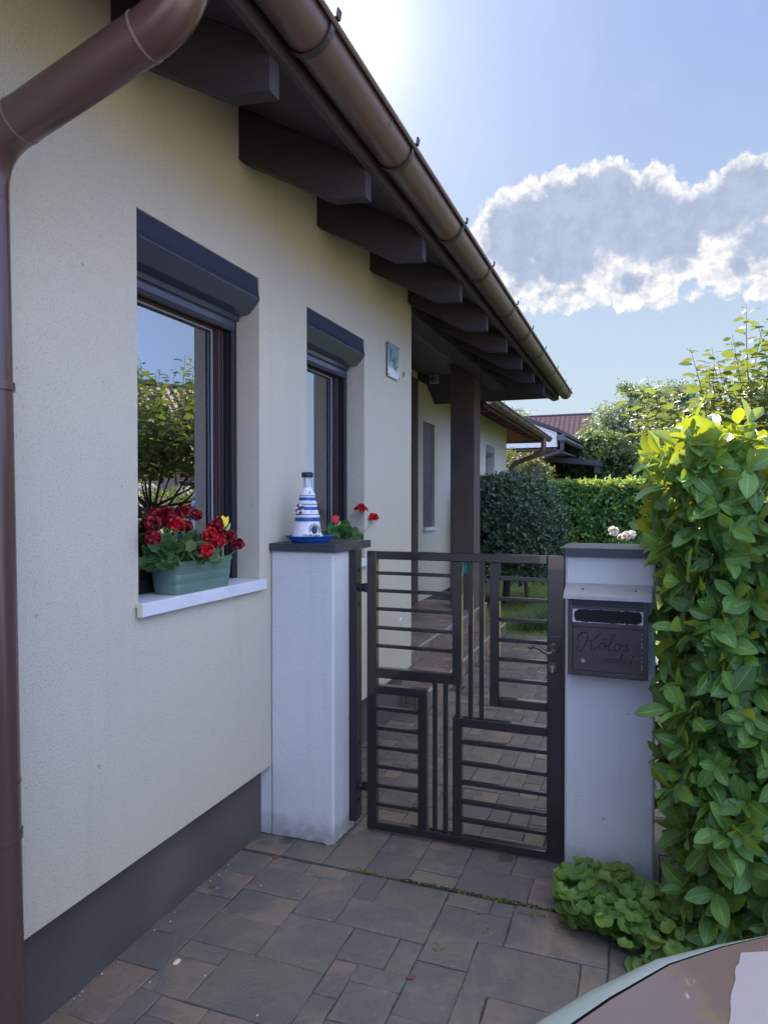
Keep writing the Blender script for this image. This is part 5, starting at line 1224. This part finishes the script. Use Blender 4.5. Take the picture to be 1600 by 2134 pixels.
def gable_house(nm, loc, rz, w_, l_, hw, pitch, label, wallm, chim=True, grp=None):
    t = thing(nm, loc, label, 'house', grp); ca, sa = math.cos(rz), math.sin(rz)
    Tt = lambda x, y, z: (loc[0] + x * ca - y * sa, loc[1] + x * sa + y * ca, z)
    def bx(mb, x0, x1, y0, y1, z0, z1): mb.add([Tt(*p) for p in ((x0, y0, z0), (x1, y0, z0), (x1, y1, z0), (x0, y1, z0), (x0, y0, z1), (x1, y0, z1), (x1, y1, z1), (x0, y1, z1))], [(0, 3, 2, 1), (4, 5, 6, 7), (0, 1, 5, 4), (1, 2, 6, 5), (2, 3, 7, 6), (3, 0, 4, 7)])
    rh = w_ / 2 * math.tan(pitch); b = MB(); bx(b, -l_ / 2, l_ / 2, -w_ / 2, w_ / 2, 0, hw)
    for x in (-l_ / 2, l_ / 2): 
        pf = [(-w_ / 2, hw), (w_ / 2, hw), (0, hw + rh)]; s_ = .2 if x < 0 else -.2
        b.add([Tt(x, p, q) for p, q in pf] + [Tt(x + s_, p, q) for p, q in pf], [(0, 1, 2), (5, 4, 3), (0, 3, 4, 1), (1, 4, 5, 2), (2, 5, 3, 0)])
    b.build('wall', wallm, t)
    ov = .5; vs = []; fs = []; uvs = []
    for sgn in (-1, 1):
        y_e = sgn * (w_ / 2 + ov); z_e = hw - ov * math.tan(pitch); L2 = l_ / 2 + .4; k = len(vs); sl_ = math.hypot(y_e, hw + rh - z_e)
        q = [(-L2, y_e, z_e), (L2, y_e, z_e), (L2, 0, hw + rh), (-L2, 0, hw + rh)]
        vs += [Tt(x, y, z + .12) for x, y, z in q] + [Tt(x, y, z) for x, y, z in q]
        fs += [(k, k + 1, k + 2, k + 3), (k + 7, k + 6, k + 5, k + 4), (k, k + 4, k + 5, k + 1), (k + 1, k + 5, k + 6, k + 2), (k + 2, k + 6, k + 7, k + 3), (k + 3, k + 7, k + 4, k)]; uvs += [(0, 0), (2 * L2, 0), (2 * L2, sl_), (0, sl_)] * 2
    L = Vector(loc); me = bpy.data.meshes.new('roof'); me.from_pydata([tuple(Vector(v) - L) for v in vs], [], fs); ul = me.uv_layers.new(name='UVMap')
    for lp_ in me.loops: ul.data[lp_.index].uv = uvs[lp_.vertex_index]
    me.materials.append(M['tiles']); o = bpy.data.objects.new('roof', me); COL.objects.link(o); o.parent = t
    b = MB(); b.tube([Tt(-l_ / 2 - .4, 0, hw + rh + .12), Tt(l_ / 2 + .4, 0, hw + rh + .12)], .10, 8); b.build('ridge', M['darkwood'], o)
    for x in (-l_ / 2 - .42, l_ / 2 + .38):
        b = MB()
        for sgn in (-1, 1): b.add([Tt(x, sgn * (w_ / 2 + ov), hw - ov * math.tan(pitch) + .16), Tt(x + .05, sgn * (w_ / 2 + ov), hw - ov * math.tan(pitch) + .16), Tt(x + .05, 0, hw + rh + .18), Tt(x, 0, hw + rh + .18), Tt(x, sgn * (w_ / 2 + ov), hw - ov * math.tan(pitch) - .08), Tt(x + .05, sgn * (w_ / 2 + ov), hw - ov * math.tan(pitch) - .08), Tt(x + .05, 0, hw + rh - .06), Tt(x, 0, hw + rh - .06)], [(0, 1, 2, 3), (7, 6, 5, 4), (0, 4, 5, 1), (1, 5, 6, 2), (2, 6, 7, 3), (3, 7, 4, 0)])
        b.build('verge_board', M['darkwood'], o)
    if chim:
        b = MB(); bx(b, -1.75 , -1.25, -.2, .25, hw + rh - .5, hw + rh + .55); bx(b, -1.82, -1.18, -.27, .32, hw + rh + .55, hw + rh + .64); b.build('chimney', M['peach'], o)
    for i in range(3):
        b = MB(); x = -l_ / 2 + (i + .7) * l_ / 3.4; bx(b, x, x + 1.2, -w_ / 2 - .03, -w_ / 2, 1.0, 2.2); wn = b.build('window', M['winouter'], t)
        b = MB(); bx(b, x + .08, x + 1.12, -w_ / 2 - .04, -w_ / 2 - .031, 1.08, 2.12); b.build('pane', M['glass'], wn)
    return t
gable_house('red_roofed_house', (-4.4, 44.5, 0), 0, 8.6, 5.6, 3.55, R(38), 'distant house with a red tiled roof and chimney above the trees', M['peach'])
gable_house('pink_house', (15.5, 19, 0), R(-55), 8, 9, 3.0, R(34), 'pink house with a red roof across the side gardens', M['pinkwall'], chim=False)

# ================================================================== PARKED CAR (bonnet corner enters the picture at lower right)
car = thing('parked_car', (2.75, -1.0, 0), 'brown car with a pale silver-green edge along its bonnet, parked beside the camera', 'car')
M['carbrown'] = mat('brown car paint', (.150, .098, .082), .35, spec=.5, coat=.6)
M['carsilver'] = mat('pale green silver trim', (.44, .51, .47), .22, metal=.35, spec=.6)
M['carrefl'] = mat('lilac white film', (.33, .295, .30), .45, bump=.1, bscale=60)  # bonnet reflection put into a flat lilac colour
M['carblack'] = mat('black car plastic', (.012, .012, .014), .45); M['carglass'] = mat('dark car glass', (.02, .025, .03), .05, spec=1, coat=.5); M['rubber'] = mat('tyre rubber', (.015, .015, .016), .85); M['rim'] = mat('alloy rim', (.5, .5, .52), .3, metal=1)
def csurf(rows):
    """skin between successive outlines"""
    b = MB(); n_ = len(rows[0]); vs = [p for r_ in rows for p in r_]
    b.add(vs, [(i * n_ + k, i * n_ + k + 1, (i + 1) * n_ + k + 1, (i + 1) * n_ + k) for i in range(len(rows) - 1) for k in range(n_ - 1)], True); return b
XC = 2.52                                                      # car centre line; nose towards the hedge
# front outline of the bonnet seen from above (left half), measured
half = [(1.60, -.60), (1.50, -.40), (1.40, .10), (1.40, .45), (1.425, .65), (1.47, .80), (1.521, .926), (1.582, 1.011), (1.672, 1.11), (1.763, 1.174), (1.85, 1.225), (1.98, 1.275), (2.15, 1.31), (2.34, 1.325), (2.52, 1.33)]
outl = half + [(2 * XC - x, y) for x, y in half[-2::-1]]
def ringz(ins, z, crown=0): 
    r_ = []
    for i, (x, y) in enumerate(outl):
        a = outl[max(0, i - 1)]; c = outl[min(len(outl) - 1, i + 1)]; tx, ty = c[0] - a[0], c[1] - a[1]; l = math.hypot(tx, ty); nx, ny = ty / l, -tx / l
        k_ = ins * (1.0 + .0 * i); r_.append((x + nx * k_, y + ny * k_, z + crown))
    return r_
car_rows = [ringz(.10, .22), ringz(.01, .38), ringz(-.015, .60), ringz(-.01, .80), ringz(-.003, .872), ringz(.004, .893)]
csurf(car_rows).build('bumper', M['carbrown'], car)
tr1 = [ringz(.004, .893), ringz(.010, .906), ringz(.020, .917), ringz(.032, .9235), ringz(.044, .9262)]
# trim is widest round the corner and tapers towards the middle of the nose
def blend(ins, z):
    r_ = []
    for i, (x, y) in enumerate(outl):
        q_ = max(0, min(1, (min(x, 2 * XC - x) - 1.50) / .45)); f = 1 - .82 * q_ * q_ * (3 - 2 * q_); a = ringz(ins * f, z)[i]; r_.append(a)
    return r_
tr1 = [ringz(.004, .893)] + [blend(i_, z_) for i_, z_ in ((.012, .908), (.024, .918), (.040, .9235), (.056, .9262))]
csurf(tr1).build('bonnet_trim', M['carsilver'], car)
gap_ = [blend(.056, .9262), blend(.0565, .915), blend(.060, .915), blend(.0605, .9262)]; csurf(gap_).build('panel_gap', M['carblack'], car)
bon = [blend(.0605, .9262)]
m_ = len(outl)
for f, dz in ((.06, .004), (.15, .011), (.30, .022), (.5, .032), (.75, .040), (.999, .044)):
    base_ = blend(.0605, .9262); r_ = []
    for (x, y, z) in base_: r_.append((x + (XC - x) * f, y + (-.45 - y) * f, z + dz * (1 - .35 * f) + .03 * f))
    bon.append(r_)
csurf(bon).build('bonnet', M['carbrown'], car)
b = MB()                                                        # reflection painted as a pale lilac patch, following the bonnet dome
def bonz(x, y):
    return .9262
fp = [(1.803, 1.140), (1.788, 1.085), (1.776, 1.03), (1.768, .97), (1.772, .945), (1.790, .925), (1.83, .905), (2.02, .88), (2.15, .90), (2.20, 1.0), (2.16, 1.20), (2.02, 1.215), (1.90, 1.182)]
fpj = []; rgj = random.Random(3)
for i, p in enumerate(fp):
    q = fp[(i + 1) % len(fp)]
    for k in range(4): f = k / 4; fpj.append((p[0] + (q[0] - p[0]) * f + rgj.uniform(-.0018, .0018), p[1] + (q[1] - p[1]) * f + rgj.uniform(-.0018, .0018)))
M_refl = MB(); cxx = sum(p[0] for p in fpj) / len(fpj); cyy = sum(p[1] for p in fpj) / len(fpj); vs = []
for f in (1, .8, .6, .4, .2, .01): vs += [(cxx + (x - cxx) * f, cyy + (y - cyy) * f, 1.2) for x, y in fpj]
n_ = len(fpj); M_refl.add(vs, [(i * n_ + k, i * n_ + (k + 1) % n_, (i + 1) * n_ + (k + 1) % n_, (i + 1) * n_ + k) for i in range(5) for k in range(n_)], True)
reflection = M_refl.build('bonnet_reflection', M['carrefl'], car)
sw = reflection.modifiers.new('wrap', 'SHRINKWRAP'); sw.target = [o for o in car.children if o.name.startswith('bonnet') and 'trim' not in o.name and o != reflection][0]
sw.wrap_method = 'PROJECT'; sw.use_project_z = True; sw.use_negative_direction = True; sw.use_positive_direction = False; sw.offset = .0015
# cabin, sides, glass, wheels (outside the frame but part of the car)
prof = [(-.45, .97), (-1.15, 1.40), (-2.4, 1.44), (-3.0, 1.15), (-3.15, .95), (-3.18, .45), (-3.1, .25), (.1, .25), (-.4, .5)]
b = MB(); b.prism([(y, z) for y, z in [(-.62, .95), (-1.20, 1.38), (-2.40, 1.42), (-3.05, 1.02), (-3.15, .95)]], 0, 1.72, 3.32); b.build('cabin', M['carglass'], car, bevel=.05, seg=4)
b = MB(); b.box(1.80, 3.24, -2.38, -1.24, 1.405, 1.445); b.build('roof', M['carbrown'], car, bevel=.02, seg=3)
b = MB(); b.box(1.62, 3.42, -3.16, -.45, .28, .955); b.build('body', M['carbrown'], car, bevel=.08, seg=5)
for x in (1.62, 3.28):
    for y in (.35, -2.35):
        b = MB(); b.lathe([(.19, 0), (.30, .0), (.325, .03), (.325, .15), (.30, .18), (.19, .18)], (x - .02, y, .325), 28, axis=0); wh = b.build('wheel', M['rubber'], car)
        b = MB(); b.lathe([(.03, .03), (.19, .01), (.195, .17), (.03, .15)], (x - .02, y, .325), 20, axis=0); b.build('rim', M['rim'], wh)
for x in (1.56, 3.20): b = MB(); b.ball((x + .14, 1.06, .72), .12, 14, (1.3, .7, .55)); b.build('headlight', M['carglass'], car)
